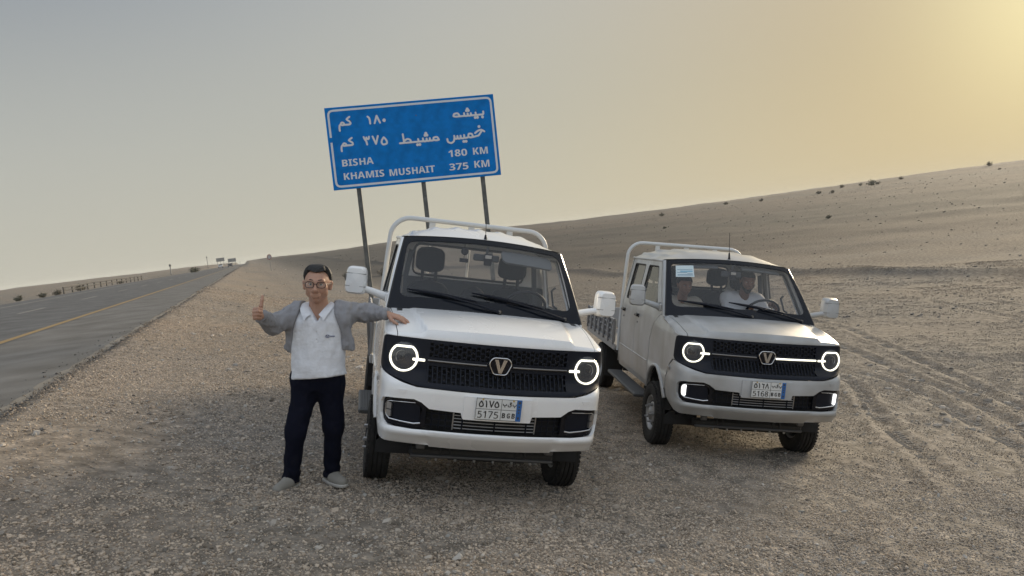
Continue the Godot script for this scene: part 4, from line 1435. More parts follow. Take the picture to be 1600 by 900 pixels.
func cargo_bed(t: Node3D, P: Material, crew: bool, rear: float) -> void:
	var z1 := rear - 0.16
	var z2 := -5.35
	var zm := (z1 + z2) * 0.5
	var ln := z1 - z2
	var bed := part("cargo_bed", Mb.new().box(Vector3(0, 0.64, zm), Vector3(1.70, 0.06, ln), 0.008).box(Vector3(0, 0.57, zm), Vector3(1.1, 0.08, ln), 0.01), M.bed_dark, t)
	for s in [-1.0, 1.0]:
		part("bed_edge_rail", Mb.new().box(Vector3(s * 0.872, 0.655, zm), Vector3(0.03, 0.09, ln), 0.006), M.bed, bed)
		var side := part("side_board", Mb.new().box(Vector3(s * 0.868, 0.865, zm), Vector3(0.012, 0.31, ln - 0.06), 0.003), M.bed, t)
		for y in [0.72, 0.80, 0.875, 0.95, 1.022]:
			part("board_rib", Mb.new().box(Vector3(s * 0.882, y, zm), Vector3(0.022, 0.022, ln - 0.07), 0.006), M.bed, side)
		var m := int(ln / 0.36)
		for k in m + 1:
			var zz := z1 - 0.05 - (ln - 0.10) * k / m
			part("board_post", Mb.new().box(Vector3(s * 0.892, 0.86, zz), Vector3(0.03, 0.36, 0.035), 0.006), M.bed_dark, side)
		for k in m:
			var za := z1 - 0.08 - (ln - 0.10) * k / m
			var zb := z1 - 0.02 - (ln - 0.10) * (k + 1) / m
			part("lashing", Mb.new().tube([Vector3(s * 0.903, 1.02, za), Vector3(s * 0.908, 0.86, (za + zb) * 0.5 + 0.02), Vector3(s * 0.903, 0.71, zb)], 0.006, 5), M.bed_dark, side)
	part("tail_board", Mb.new().box(Vector3(0, 0.865, z2 + 0.02), Vector3(1.70, 0.33, 0.03), 0.008), M.bed, bed)
	part("mud_flap", Mb.new().box(Vector3(-0.74, 0.36, (-4.10 if crew else -3.88) + 0.48), Vector3(0.26, 0.42, 0.012), 0.003).box(Vector3(0.74, 0.36, (-4.10 if crew else -3.88) + 0.48), Vector3(0.26, 0.42, 0.012), 0.003), M.matt_black, bed)
	# headboard: a bent tube hoop behind the cab with stubs and a mesh of bars
	var hz := z1 + 0.045
	var pts := []
	var top := 2.115
	pts.append(Vector3(-0.835, 0.62, hz))
	pts.append(Vector3(-0.835, 1.1, hz))
	pts.append(Vector3(-0.815, 1.70, hz))
	for i in 9:
		var an := PI - i * PI * 0.5 / 8.0
		pts.append(Vector3(-0.805 + 0.20 + cos(an) * 0.20, top - 0.20 + sin(an) * 0.20, hz))
	for i in 9:
		var an := PI * 0.5 - i * PI * 0.5 / 8.0
		pts.append(Vector3(0.805 - 0.20 + cos(an) * 0.20, top - 0.20 + sin(an) * 0.20, hz))
	pts.append(Vector3(0.815, 1.70, hz))
	pts.append(Vector3(0.835, 1.1, hz))
	pts.append(Vector3(0.835, 0.62, hz))
	var hoop := part("headboard", Mb.new().tube(pts, 0.024, 10), M.rail, t)
	part("headboard_panel", Mb.new().box(Vector3(0, 1.01, hz), Vector3(1.63, 0.66, 0.025), 0.006), P, hoop)
	part("cross_bar", Mb.new().tube([Vector3(-0.82, 1.42, hz), Vector3(0.82, 1.42, hz)], 0.016, 8), M.rail, hoop)
	for x in [-0.40, 0.0, 0.40]:
		part("stub", Mb.new().box(Vector3(x, top - 0.085, hz), Vector3(0.062, 0.13, 0.022), 0.004), M.rail, hoop)
		part("upright", Mb.new().tube([Vector3(x, 1.34, hz), Vector3(x, top - 0.10, hz)], 0.013, 8), M.rail, hoop)

# ------------------------------------------------------------------ lettering
# Arabic strokes as pen paths in letter heights: "x y x y" runs, one string per stroke, a lone point is a dot
const INK := {
	"0": ["4 4 5 5 6 4 5 3 4 4"],
	"1": ["2.6 9.6 3.8 7.6 4.3 4 4.3 0"],
	"3": ["1 9.4 1.8 6.6 3.2 6.8 3.6 8.6 3.9 6.6 5.6 6.6 6.2 9.2", "1.8 6.6 3.2 3.6 3.6 0"],
	"5": ["4 9 1.8 6 1 3 2.2 0.6 4.6 0.4 6.8 1.4 7 4 5.6 7 4 9"],
	"6": ["1 9 2 8 5.4 8.4", "5.4 8.4 4.4 4.6 4.6 0"],
	"7": ["0.6 9.6 3.8 0 7 9.6"],
	"8": ["0.6 0 3.8 9.6 7 0"],
	"ba": ["9 5 9 2.6 7.4 1.6 3 1.6 1.2 2.4 0.8 5", "5 -1.4"],
	"qaf": ["8.6 4.4 7.4 6.6 5.8 5.6 6.4 3.8 8.6 4 8.6 1.2 6.6 -0.8 3.4 -0.8 1.2 0.6 1 3.6", "6.2 9.2", "8.6 9.2"],
	"km": ["15.4 10.4 11.6 8 15.4 5.2 16 3.2 14.4 2.4 8.4 2.4", "8.4 2.4 7.2 4.6 5 5 3.8 3.4 5 2.2 8.4 2.4", "3.8 3.4 2.2 2 1.6 -1 1.7 -3.6"],
	"bisha": ["27.6 5.6 27.4 2.4 24.6 2.2 21.8 2.2 21.4 5", "21.8 2.2 18 2.2 17.6 4.8 17.4 2.2 15.4 2.2 15 4.8 14.8 2.2 12.6 2.2 12.2 5.4", "12.4 2.2 8.6 2.2", "8.6 2.2 7.2 5.8 4.4 5.4 3.6 3 5.6 2.2 8.6 2.2", "26.6 -0.8", "22.6 -0.8", "20.8 -0.8", "15.8 8", "14.4 8", "15.1 9.9"],
	"khamis": ["35 6.6 32.4 8.4 29 7.6 26.6 5.8", "33 7.8 29.6 3.4 24.6 2.4", "24.6 2.4 23.4 5.4 20.8 5.6 20.4 3 22 2.2 24.6 2.4", "20.4 2.6 17 2.2 16.6 5 16.4 2.2 13.8 2.2 13.4 4.6 13 2.2 11 2.2 10.6 4.6 10.2 2.2 8.2 2.4 7.8 5", "8 4 7 0 4.4 -1.4 1.8 0 1.4 2.6", "30.6 11.4", "17.8 -1", "15.8 -1"],
	"mushait": ["35 2.4 33.6 5.4 30.6 5 30.6 2.6 33 2 35 2.4", "30.6 2.4 27.6 2.2 27.2 4.8 26.8 2.2 24.8 2.2 24.4 4.8 24 2.2 21.6 2.2 21.2 5.2", "21.4 2.2 17.4 2.2 17 5", "17.2 2.2 10.6 2.2", "10.6 2.2 10.2 4.8 8 6.0 5.6 4.8 4.6 2.4 10.6 2.2", "4.6 2.2 1 2.2", "4.7 2.4 4.2 11.4", "25 8.2", "23.4 8.2", "24.2 10.2", "18 -1", "16 -1"],
}

func stroke(mb: Mb, tr: Transform3D, key: String, at: Vector2, unit: Variant, pen: float, lift: float) -> void:
	var lay := 0
	for line in INK[key]:
		var nums: PackedFloat64Array = (line as String).split_floats(" ")
		var pts := []
		for i in range(0, nums.size(), 2):
			pts.append(at + Vector2(nums[i], nums[i + 1]) * unit)
		if pts.size() == 1:
			disc(mb, tr, pts[0], pen * 0.80, lift + 0.0001 * lay, 10)
			lay += 1
			continue
		var fine := []
		var sharp := pts.size() <= 3
		for i in pts.size() - 1:
			var p0: Vector2 = pts[maxi(i - 1, 0)]
			var p3: Vector2 = pts[mini(i + 2, pts.size() - 1)]
			for k in 3:
				var c: Vector2 = (pts[i] as Vector2).cubic_interpolate(pts[i + 1], pts[i] - (pts[i] - p0) * 0.6 if false else p0, p3, k / 3.0)
				fine.append((pts[i] as Vector2).lerp(pts[i + 1], k / 3.0).lerp(c, 0.0 if sharp else 0.7))
		fine.append(pts[-1])
		for i in fine.size():
			disc(mb, tr, fine[i], pen * 0.5, lift + 0.00006 * lay, 8)
			lay += 1
			if i < fine.size() - 1:
				var a: Vector2 = fine[i]
				var b: Vector2 = fine[i + 1]
				var sd := (b - a).normalized().orthogonal() * pen * 0.5
				var zz := lift + 0.00006 * lay
				lay += 1
				mb.q(tr * Vector3(a.x - sd.x, a.y - sd.y, zz), tr * Vector3(b.x - sd.x, b.y - sd.y, zz), tr * Vector3(b.x + sd.x, b.y + sd.y, zz), tr * Vector3(a.x + sd.x, a.y + sd.y, zz), tr.basis.z.normalized())

# the same strokes fitted into a box
func stroke_box(mb: Mb, tr: Transform3D, key: String, a: Vector2, b: Vector2, pen: float, lift: float) -> void:
	var lo := Vector2(1e9, 1e9)
	var hi := -lo
	for line in INK[key]:
		var nums: PackedFloat64Array = (line as String).split_floats(" ")
		for i in range(0, nums.size(), 2):
			lo = lo.min(Vector2(nums[i], nums[i + 1]))
			hi = hi.max(Vector2(nums[i], nums[i + 1]))
	var p := Vector2(pen, pen) * 0.5
	var sx := (b.x - a.x - pen) / maxf(hi.x - lo.x, 0.01)
	var sy := (b.y - a.y - pen) / maxf(hi.y - lo.y, 0.01)
	stroke(mb, tr * Transform3D(Basis(), Vector3(0, 0, lift)), key, a + p - lo * Vector2(sx, sy), Vector2(sx, sy), pen, 0.0)

func disc(mb: Mb, tr: Transform3D, c: Vector2, r: float, z: float, m: int) -> void:
	var nn := tr.basis.z.normalized()
	for k in m:
		var a := TAU * k / m
		var b := TAU * (k + 1) / m
		mb.t(tr * Vector3(c.x, c.y, z), tr * Vector3(c.x + cos(a) * r, c.y + sin(a) * r, z), tr * Vector3(c.x + cos(b) * r, c.y + sin(b) * r, z), nn, nn, nn)

func text(called: String, what: String, tr: Transform3D, height_: float, width: float, m: Material, under: Node3D, weight := 700) -> MeshInstance3D:
	var f := SystemFont.new()
	f.font_names = PackedStringArray(["Droid Sans"])
	f.font_weight = weight
	var tm := TextMesh.new()
	tm.text = what
	tm.font = f
	tm.font_size = 64
	tm.pixel_size = 0.01
	tm.depth = 0.02
	tm.curve_step = 1.0
	var o := MeshInstance3D.new()
	o.name = numbered(called, under)
	o.mesh = tm
	var bb := tm.get_aabb()
	var sy := height_ / bb.size.y
	var sx := width / bb.size.x
	o.transform = tr * Transform3D(Basis.from_scale(Vector3(sx, sy, 0.1)), Vector3.ZERO) * Transform3D(Basis(), -(bb.position + Vector3(bb.size.x * 0.5, bb.size.y * 0.5, bb.size.z)))
	o.transform.origin += tr.basis.z.normalized() * 0.002
	o.material_override = m
	under.add_child(o, true)
	return o

func number_plate(t: Node3D, digits: String, arabic: String) -> void:
	var at := nose(0.0, 0.745, 0.0) + Vector3(0, 0, 0.024)
	var tr := Transform3D(Basis(Vector3.RIGHT, 0.06), at)
	var pl_ := part("number_plate", Mb.new().box(at, Vector3(0.338, 0.162, 0.008), 0.003, tr.basis), M.plate, t)
	part("plate_band", Mb.new().box(tr * Vector3(0.149, 0, 0.0035), Vector3(0.038, 0.160, 0.005), 0.001, tr.basis), M.plate_blue, pl_)
	var lines := Mb.new()
	for b in [[-0.0195, 0.0, 0.296, 0.003], [0.018, 0.0, 0.003, 0.150], [-0.0195, 0.078, 0.300, 0.003], [-0.0195, -0.078, 0.300, 0.003], [-0.1665, 0.0, 0.003, 0.158]]:
		lines.box(tr * Vector3(b[0], b[1], 0.0042), Vector3(b[2], b[3], 0.0012), 0.0, tr.basis)
	part("plate_ruling", lines, M.plate_ink, pl_)
	text("plate_digits", digits, tr * Transform3D(Basis(), Vector3(-0.075, -0.040, 0.0046)), 0.052, 0.150, M.plate_ink, pl_, 400)
	for k in 3:
		text("plate_letter", "BGB"[k], tr * Transform3D(Basis(), Vector3(0.040 + 0.036 * k, -0.040, 0.0046)), 0.036, 0.023, M.plate_ink, pl_, 700)
	var mb := Mb.new()
	for k in 4:
		stroke(mb, tr, arabic[k], Vector2(-0.150 + 0.038 * k, 0.016), 0.0046, 0.0085, 0.0048)
	for k in 3:
		stroke(mb, tr, ["ba", "qaf", "ba"][k], Vector2(0.026 + 0.036 * k, 0.030), 0.0030, 0.0055, 0.0048)
	part("plate_arabic", mb, M.plate_ink, pl_)
	var marks := Mb.new()
	for k in 3:
		marks.box(tr * Vector3(0.149, 0.030 - 0.022 * k, 0.0063), Vector3(0.012, 0.011, 0.001), 0.0, tr.basis)
	var dark_ink := mat(lin(0.05, 0.05, 0.06), 0.5)
	structure(part("plate_small_print", marks, dark_ink, pl_), "stuff")
	part("plate_arrow", Mb.new().prism(tr * Transform3D(Basis(), Vector3(0.149, -0.058, 0.0070)), v2([-0.010, 0.012, 0.0, -0.012, 0.010, 0.012]), 0.001), dark_ink, pl_)
	var em := Mb.new()
	disc(em, tr, Vector2(0.149, 0.060), 0.010, 0.0068, 12)
	part("plate_emblem", em, dark_ink, pl_)
	for e in [-0.12, 0.105]:
		part("plate_screw", Mb.new().lathe(tr * Transform3D(Basis(Vector3.RIGHT, Vector3.BACK, Vector3.DOWN), Vector3(e, 0.070, 0.004)), [Vector2(0.007, 0), Vector2(0.006, 0.004), Vector2(0, 0.005)], 8), M.amber, pl_)

func trucks() -> void:
	make_plan()
	build_truck("pickup_truck", "clean white single cab truck that the standing man leans on, in front of the sign", TRUCK_A, false, false, "5175", "5175")
	build_truck("pickup_truck", "dusty white double cab light truck with shade in its paint, two people inside and lit grille strip", TRUCK_B, true, true, "5168", "5168")
# ------------------------------------------------------------------ people
# A field of tapered capsules joined smoothly, meshed as surface nets. bone = [from, to, radius, radius, squash axis, squash]
func nets(bones: Array, cell: float, k: float, post = null, carve := []) -> Mb:
	var lo := Vector3.INF
	var hi := -Vector3.INF
	for b in bones:
		var r := maxf(b[2], b[3]) + cell * 3.0
		lo = lo.min((b[0] as Vector3).min(b[1]) - Vector3.ONE * r)
		hi = hi.max((b[0] as Vector3).max(b[1]) + Vector3.ONE * r)
	var nx := int((hi.x - lo.x) / cell) + 2
	var ny := int((hi.y - lo.y) / cell) + 2
	var nz := int((hi.z - lo.z) / cell) + 2
	var sum := PackedFloat32Array()
	sum.resize(nx * ny * nz)
	for b in bones:
		var a: Vector3 = b[0]
		var e: Vector3 = b[1]
		var ra: float = b[2]
		var rb: float = b[3]
		var ax: Vector3 = b[4] if b.size() > 4 else Vector3.ZERO
		var sq: float = b[5] if b.size() > 4 else 1.0
		ax = ax.normalized() if ax != Vector3.ZERO else ax
		var ab := e - a
		var l2 := maxf(ab.length_squared(), 1e-9)
		var reach := maxf(ra, rb) + 3.0 / k + cell * 2.0
		var i0 := Vector3i(((a.min(e) - Vector3.ONE * reach - lo) / cell).max(Vector3.ZERO))
		var i1 := Vector3i(((a.max(e) + Vector3.ONE * reach - lo) / cell).min(Vector3(nx - 1, ny - 1, nz - 1)))
		for z in range(i0.z, i1.z + 1):
			for y in range(i0.y, i1.y + 1):
				var idx := (z * ny + y) * nx
				for x in range(i0.x, i1.x + 1):
					var p := lo + Vector3(x, y, z) * cell - a
					var h := clampf(p.dot(ab) / l2, 0.0, 1.0)
					var d3 := p - ab * h
					if sq != 1.0:
						d3 += ax * (d3.dot(ax) * (sq - 1.0))
					var d := d3.length() - lerpf(ra, rb, h)
					if d < reach:
						sum[idx + x] += exp(-k * d)
	var val := PackedFloat32Array()
	val.resize(nx * ny * nz)
	val.fill(1.0)
	var mark := PackedByteArray()
	mark.resize(nx * ny * nz)
	for i in sum.size():
		if sum[i] > 0.0:
			var d := -log(sum[i]) / k
			if d < cell * 3.0:
				var x := i % nx
				var y := (i / nx) % ny
				var z := i / (nx * ny)
				var p := lo + Vector3(x, y, z) * cell
				for c in carve:
					var ab: Vector3 = c[1] - c[0]
					var h := clampf((p - c[0]).dot(ab) / maxf(ab.length_squared(), 1e-9), 0.0, 1.0)
					var dc: float = (p - c[0] - ab * h).length() - lerpf(c[2], c[3], h)
					d = maxf(d, -dc)
				if post != null:
					d = post.call(p, d)
				if absf(d) < cell * 2.0:
					for q in 8:
						var xx := x - (q & 1)
						var yy := y - ((q >> 1) & 1)
						var zz := z - (q >> 2)
						if xx >= 0 and yy >= 0 and zz >= 0:
							mark[(zz * ny + yy) * nx + xx] = 1
			val[i] = d
	var at := PackedInt32Array()
	at.resize(nx * ny * nz)
	at.fill(-1)
	var vs := PackedVector3Array()
	var off := [0, 1, nx, nx + 1, nx * ny, nx * ny + 1, nx * ny + nx, nx * ny + nx + 1]
	var cells := PackedInt32Array()
	for i in mark.size():
		if mark[i] == 0:
			continue
		var x := i % nx
		var y := (i / nx) % ny
		var z := i / (nx * ny)
		if x >= nx - 1 or y >= ny - 1 or z >= nz - 1:
			continue
		var p := Vector3.ZERO
		var cnt := 0
		for e in 12:
			var q1: int = [0, 2, 4, 6, 0, 1, 4, 5, 0, 1, 2, 3][e]
			var q2: int = [1, 3, 5, 7, 2, 3, 6, 7, 4, 5, 6, 7][e]
			var d1 := val[i + off[q1]]
			var d2 := val[i + off[q2]]
			if (d1 < 0.0) != (d2 < 0.0):
				var t := d1 / (d1 - d2)
				var c1 := Vector3(q1 & 1, (q1 >> 1) & 1, q1 >> 2)
				var c2 := Vector3(q2 & 1, (q2 >> 1) & 1, q2 >> 2)
				p += c1.lerp(c2, t)
				cnt += 1
		if cnt > 0:
			at[i] = vs.size()
			vs.append(lo + (Vector3(x, y, z) + p / cnt) * cell)
			cells.append(i)
	var ns := PackedVector3Array()
	ns.resize(vs.size())
	var quads := []
	var st := [1, nx, nx * ny]
	for i in cells:
		for ax in 3:
			var u: int = st[(ax + 1) % 3]
			var w: int = st[(ax + 2) % 3]
			var d1 := val[i]
			var d2 := val[i + st[ax]]
			if (d1 < 0.0) == (d2 < 0.0):
				continue
			if i - u < 0 or i - w < 0 or i - u - w < 0:
				continue
			var a := at[i]
			var b := at[i - u]
			var c := at[i - u - w]
			var d := at[i - w]
			if a < 0 or b < 0 or c < 0 or d < 0:
				continue
			var dir := Vector3.ZERO
			dir[ax] = 1.0 if d1 < 0.0 else -1.0
			var g := (vs[c] - vs[a]).cross(vs[d] - vs[b])
			if g.dot(dir) < 0.0:
				g = -g
			for v in [a, b, c, d]:
				ns[v] += g
			quads.append([a, b, c, d])
	for i in ns.size():
		ns[i] = ns[i].normalized()
	var mb := Mb.new()
	for q in quads:
		mb.q4(vs[q[0]], vs[q[1]], vs[q[2]], vs[q[3]], ns[q[0]], ns[q[1]], ns[q[2]], ns[q[3]])
	return mb

# a five-fingered hand: wrist, frame (x towards the thumb side, y along the fingers, z out of the palm), curls in radians per joint, thumb direction in the frame
func hand_bones(wrist: Vector3, fr: Basis, curls: Array, thumb: Array, spread: float, sz := 1.0) -> Array:
	var o := []
	var palm_n := fr.z
	for i in 4:
		var x := (0.027 - 0.018 * i) * sz
		var base := wrist + fr * Vector3(x * 0.62, 0.020 * sz, 0)
		var knuckle := wrist + fr * Vector3(x, [0.086, 0.090, 0.086, 0.078][i] * sz, 0.004 * sz)
		o.append([base, knuckle, 0.0145 * sz, 0.0115 * sz])
		var ln: float = [0.072, 0.080, 0.074, 0.058][i] * sz
		var dir := fr * Vector3((1.5 - i) * spread, 1.0, 0).normalized()
		var axis := dir.cross(palm_n).normalized()
		var p := knuckle
		var an := 0.0
		for j in 3:
			an += curls[i] * [0.9, 1.15, 0.7][j]
			var dd := dir.rotated(axis, -an)
			dd = (dir * cos(an) + palm_n * sin(an)).normalized()
			var q: Vector3 = p + dd * ln * [0.46, 0.30, 0.24][j]
			var r0: float = [0.0100, 0.0090, 0.0080][j] * sz
			o.append([p, q, r0, r0 * 0.90])
			p = q
	var tp := wrist + fr * Vector3(0.020, 0.022, 0.006) * sz
	var r := [0.0135, 0.0115, 0.0100, 0.0082]
	var seg := [0.042, 0.036, 0.028]
	for j in 3:
		var q: Vector3 = tp + fr * ((thumb[j] as Vector3).normalized()) * (seg[j] * sz)
		o.append([tp, q, r[j] * sz, r[j + 1] * sz])
		tp = q
	return o

# a head in its own frame (x to its left as seen, y up, z to the face), about 0.23 tall with its centre at the origin
func head_bones(h: Transform3D, sz := 1.0) -> Array:
	var o := []
	for b in [
		[Vector3(0, 0.035, -0.022), Vector3(0, 0.030, -0.005), 0.078, 0.080], [Vector3(0, 0.02, 0.02), Vector3(0, -0.03, 0.030), 0.064, 0.056],
		[Vector3(-0.034, -0.045, 0.020), Vector3(0, -0.086, 0.048), 0.034, 0.024], [Vector3(0.034, -0.045, 0.020), Vector3(0, -0.086, 0.048), 0.034, 0.024],
		[Vector3(-0.040, -0.010, 0.050), Vector3(-0.028, -0.030, 0.056), 0.026, 0.024], [Vector3(0.040, -0.010, 0.050), Vector3(0.028, -0.030, 0.056), 0.026, 0.024],
		[Vector3(0, 0.012, 0.084), Vector3(0, -0.026, 0.102), 0.009, 0.0125], [Vector3(-0.012, -0.031, 0.092), Vector3(0.012, -0.031, 0.092), 0.0095, 0.0095],
		[Vector3(-0.040, 0.032, 0.072), Vector3(-0.014, 0.030, 0.082), 0.010, 0.010], [Vector3(0.040, 0.032, 0.072), Vector3(0.014, 0.030, 0.082), 0.010, 0.010],
		[Vector3(-0.020, -0.058, 0.083), Vector3(0.020, -0.058, 0.083), 0.007, 0.007], [Vector3(-0.016, -0.068, 0.081), Vector3(0.016, -0.068, 0.081), 0.008, 0.008],
		[Vector3(-0.080, 0.018, -0.012), Vector3(-0.077, -0.022, -0.004), 0.013, 0.009], [Vector3(0.080, 0.018, -0.012), Vector3(0.077, -0.022, -0.004), 0.013, 0.009],
	]:
		o.append([h * (b[0] as Vector3), h * (b[1] as Vector3), b[2] * sz, b[3] * sz])
	return o

func skin_mat(r: float, g: float, b: float) -> StandardMaterial3D:
	var m := mat(lin(r, g, b), 0.52)
	m.subsurf_scatter_enabled = true
	m.subsurf_scatter_strength = 0.08
	return m

func cloth(col: Color, seed_: int, scale_: float) -> StandardMaterial3D:
	var m := mat(col, 0.9)
	m.rim_enabled = true
	m.rim = 0.12
	m.uv1_triplanar = true
	m.uv1_scale = Vector3.ONE * scale_
	m.albedo_texture = noise_tex(seed_, 0.03, Color(0.965, 0.965, 0.965), Color(1, 1, 1), 256, 4)
	m.normal_enabled = true
	m.normal_texture = noise_tex(seed_ + 1, 0.016, Color(), Color(), 256, 3, true, 6.0)
	m.normal_scale = 0.7
	return m

func eyes(h: Transform3D, under: Node3D) -> void:
	for s in [-1.0, 1.0]:
		var c := h * Vector3(s * 0.031, 0.010, 0.0690)
		var e := part("eye", Mb.new().lathe(Transform3D(h.basis * Basis(Vector3.RIGHT, Vector3.BACK, Vector3.DOWN), c), [Vector2(0.0115, 0.0), Vector2(0.0095, 0.006), Vector2(0.005, 0.010), Vector2(0.0, 0.0113)], 16, true), mat(lin(0.55, 0.52, 0.50), 0.25), under)
		part("iris", Mb.new().lathe(Transform3D(h.basis * Basis(Vector3.RIGHT, Vector3.BACK, Vector3.DOWN), c + h.basis * Vector3(0, 0, 0.0102)), [Vector2(0.0055, 0.0), Vector2(0.004, 0.0012), Vector2(0, 0.002)], 12), mat(lin(0.015, 0.010, 0.008), 0.15), e)
		part("eyelid", Mb.new().tube([h * Vector3(s * 0.019, 0.016, 0.080), h * Vector3(s * 0.031, 0.020, 0.0815), h * Vector3(s * 0.044, 0.015, 0.074)], [0.003, 0.0042, 0.003], 6), mat(lin(0.20, 0.105, 0.07), 0.6), e)

func people() -> void:
	standing_man()
	driver()
	passenger()

func standing_man() -> void:
	var tr := Transform3D(CAM_AXES.scaled_local(Vector3.ONE * 1.03), Vector3(-1.62, -0.645, -5.5) - CAM_AXES.y * 0.050)
	var man := thing("person", "man in white polo, open grey jacket and dark trousers giving a thumbs-up beside the truck", "person", tr)
	var headT := Transform3D(Basis(Vector3.UP, 0.12) * Basis(Vector3.BACK, -0.03) * Basis(Vector3.RIGHT, 0.06) * Basis.from_scale(Vector3(1.20, 1.12, 1.12)), Vector3(-0.010, 1.497, 0.055))
	var neck := Vector3(-0.010, 1.33, 0.010)
	var shL := Vector3(-0.178, 1.292, 0.0)
	var shR := Vector3(0.168, 1.300, 0.0)
	var elL := Vector3(-0.290, 1.215, 0.185)
	var wrL := Vector3(-0.302, 1.285, 0.400)
	var elR := Vector3(0.335, 1.292, -0.115)
	var wrR := Vector3(0.487, 1.285, -0.020)
	var hipL := Vector3(-0.105, 0.775, 0.0)
	var hipR := Vector3(0.055, 0.780, -0.02)
	var knL := Vector3(-0.160, 0.440, 0.075)
	var knR := Vector3(0.082, 0.450, -0.050)
	var anL := Vector3(-0.210, 0.085, 0.040)
	var anR := Vector3(0.045, 0.080, -0.140)
	# the body, one surface: head and hands on finer grids of their own
	var limbs := [
		[neck + Vector3(0, -0.06, -0.01), headT.origin + Vector3(0, -0.06, -0.012), 0.060, 0.052],
		[shL, elL, 0.045, 0.038], [elL, wrL, 0.037, 0.026], [shR, elR, 0.045, 0.038], [elR, wrR, 0.037, 0.026],
		[Vector3(-0.10, 1.22, 0.0), Vector3(-0.09, 0.85, 0.0), 0.095, 0.095], [Vector3(0.09, 1.22, 0.0), Vector3(0.05, 0.85, 0.0), 0.095, 0.095],
		[shL, shR, 0.055, 0.055], [hipL, knL, 0.075, 0.05], [knL, anL, 0.048, 0.034], [hipR, knR, 0.075, 0.05], [knR, anR, 0.048, 0.034], [hipL, hipR, 0.09, 0.09],
		[anL, anL + Vector3(-0.03, -0.03, 0.10), 0.03, 0.025], [anR, anR + Vector3(0.07, -0.03, 0.06), 0.03, 0.025],
	]
	var skin := nets(limbs, 0.014, 70.0)
	var hb := head_bones(headT, 1.13)
	hb.append([headT * Vector3(0, -0.05, -0.02), neck + Vector3(0, -0.005, -0.005), 0.064, 0.070])
	skin.add(nets(hb, 0.0042, 150.0, null, [
		[headT * Vector3(-0.031, 0.011, 0.088), headT * Vector3(-0.031, 0.010, 0.080), 0.0125, 0.012], [headT * Vector3(0.031, 0.011, 0.088), headT * Vector3(0.031, 0.010, 0.080), 0.0125, 0.012],
		[headT * Vector3(-0.020, -0.063, 0.095), headT * Vector3(0.020, -0.063, 0.095), 0.0035, 0.0035]]))
	# left-hand side of the picture: the thumbs-up
	var fwd := Vector3(-0.22, 0.22, 0.95).normalized()
	var zz := (Vector3(0.85, 0.05, 0.25) - fwd * Vector3(0.85, 0.05, 0.25).dot(fwd)).normalized()
	var frL := Basis(fwd.cross(zz).normalized(), fwd, zz)
	if frL.x.y < 0.0:
		frL = Basis(-frL.x, frL.y, frL.z)
	skin.add(nets(hand_bones(wrL, frL, [1.25, 1.3, 1.35, 1.4], [Vector3(0.85, 0.45, 0.25), Vector3(1.0, 0.02, 0.12), Vector3(1.0, -0.10, 0.0)], 0.02, 1.08) + [[elL.lerp(wrL, 0.72), wrL, 0.027, 0.025]], 0.0036, 330.0))
	# the other rests flat on the wing of the truck
	var fr_dir := Vector3(0.96, -0.235, 0.10).normalized()
	var up_n := Vector3(0.13, 0.96, 0.22)
	up_n = (up_n - fr_dir * up_n.dot(fr_dir)).normalized()
	var palm := -up_n
	var frR := Basis(fr_dir.cross(palm).normalized(), fr_dir, palm)
	var side := 1.0 if frR.x.z > 0.0 else -1.0
	frR = Basis(frR.x * side, frR.y, frR.z)
	skin.add(nets(hand_bones(wrR, frR, [0.16, 0.13, 0.15, 0.20], [Vector3(0.75, 0.65, 0.30), Vector3(0.50, 0.85, 0.15), Vector3(0.4, 0.9, 0.1)], 0.13, 1.05) + [[elR.lerp(wrR, 0.72), wrR, 0.027, 0.026]], 0.0036, 330.0))
	var body := part("body", skin, skin_mat(0.40, 0.225, 0.155), man)
	eyes(headT, body)
	part("mouth", Mb.new().tube([headT * Vector3(-0.019, -0.0625, 0.0845), headT * Vector3(0, -0.0640, 0.0905), headT * Vector3(0.019, -0.0620, 0.0845)], [0.0015, 0.0026, 0.0015], 6), mat(lin(0.12, 0.045, 0.04), 0.6), body)
	for s in [-1.0, 1.0]:
		part("eyebrow", Mb.new().tube([headT * Vector3(s * 0.014, 0.036, 0.0905), headT * Vector3(s * 0.032, 0.041, 0.085), headT * Vector3(s * 0.050, 0.036, 0.070)], [0.0028, 0.0036, 0.002], 6), mat(lin(0.012, 0.010, 0.009), 0.8), body)
	# hair: short, black, high forehead
	var hair_b := [[headT * Vector3(0, 0.046, -0.026), headT * Vector3(0, 0.044, -0.002), 0.101, 0.099], [headT * Vector3(-0.022, 0.075, 0.012), headT * Vector3(0.022, 0.075, 0.012), 0.068, 0.068], [headT * Vector3(0, -0.02, -0.05), headT * Vector3(0, 0.02, -0.045), 0.062, 0.068]]
	var inv := headT.affine_inverse()
	var rough_n := noise(81, 90.0, 2)
	var hair_post := func(p: Vector3, d: float) -> float:
		var q: Vector3 = inv * p
		d += rough_n.get_noise_3d(p.x, p.y * 0.6, p.z) * 0.004
		# hairline: above the brow in front, down to the ears at the sides, the nape behind
		var line := lerpf(-0.060, 0.010, smoothstep(-0.045, -0.015, q.z))
		line = lerpf(line, 0.092 - 0.007 * cos(q.x * 50.0), smoothstep(0.008, 0.030, q.z))
		d += 0.015 * (1.0 - smoothstep(0.0, 0.045, q.y - line))
		return maxf(d, line - q.y)
	part("hair", nets(hair_b, 0.0048, 120.0, hair_post), mat(lin(0.010, 0.009, 0.009), 0.55), man)
	# glasses
	var gl := Node3D.new()
	gl.name = "glasses"
	man.add_child(gl)
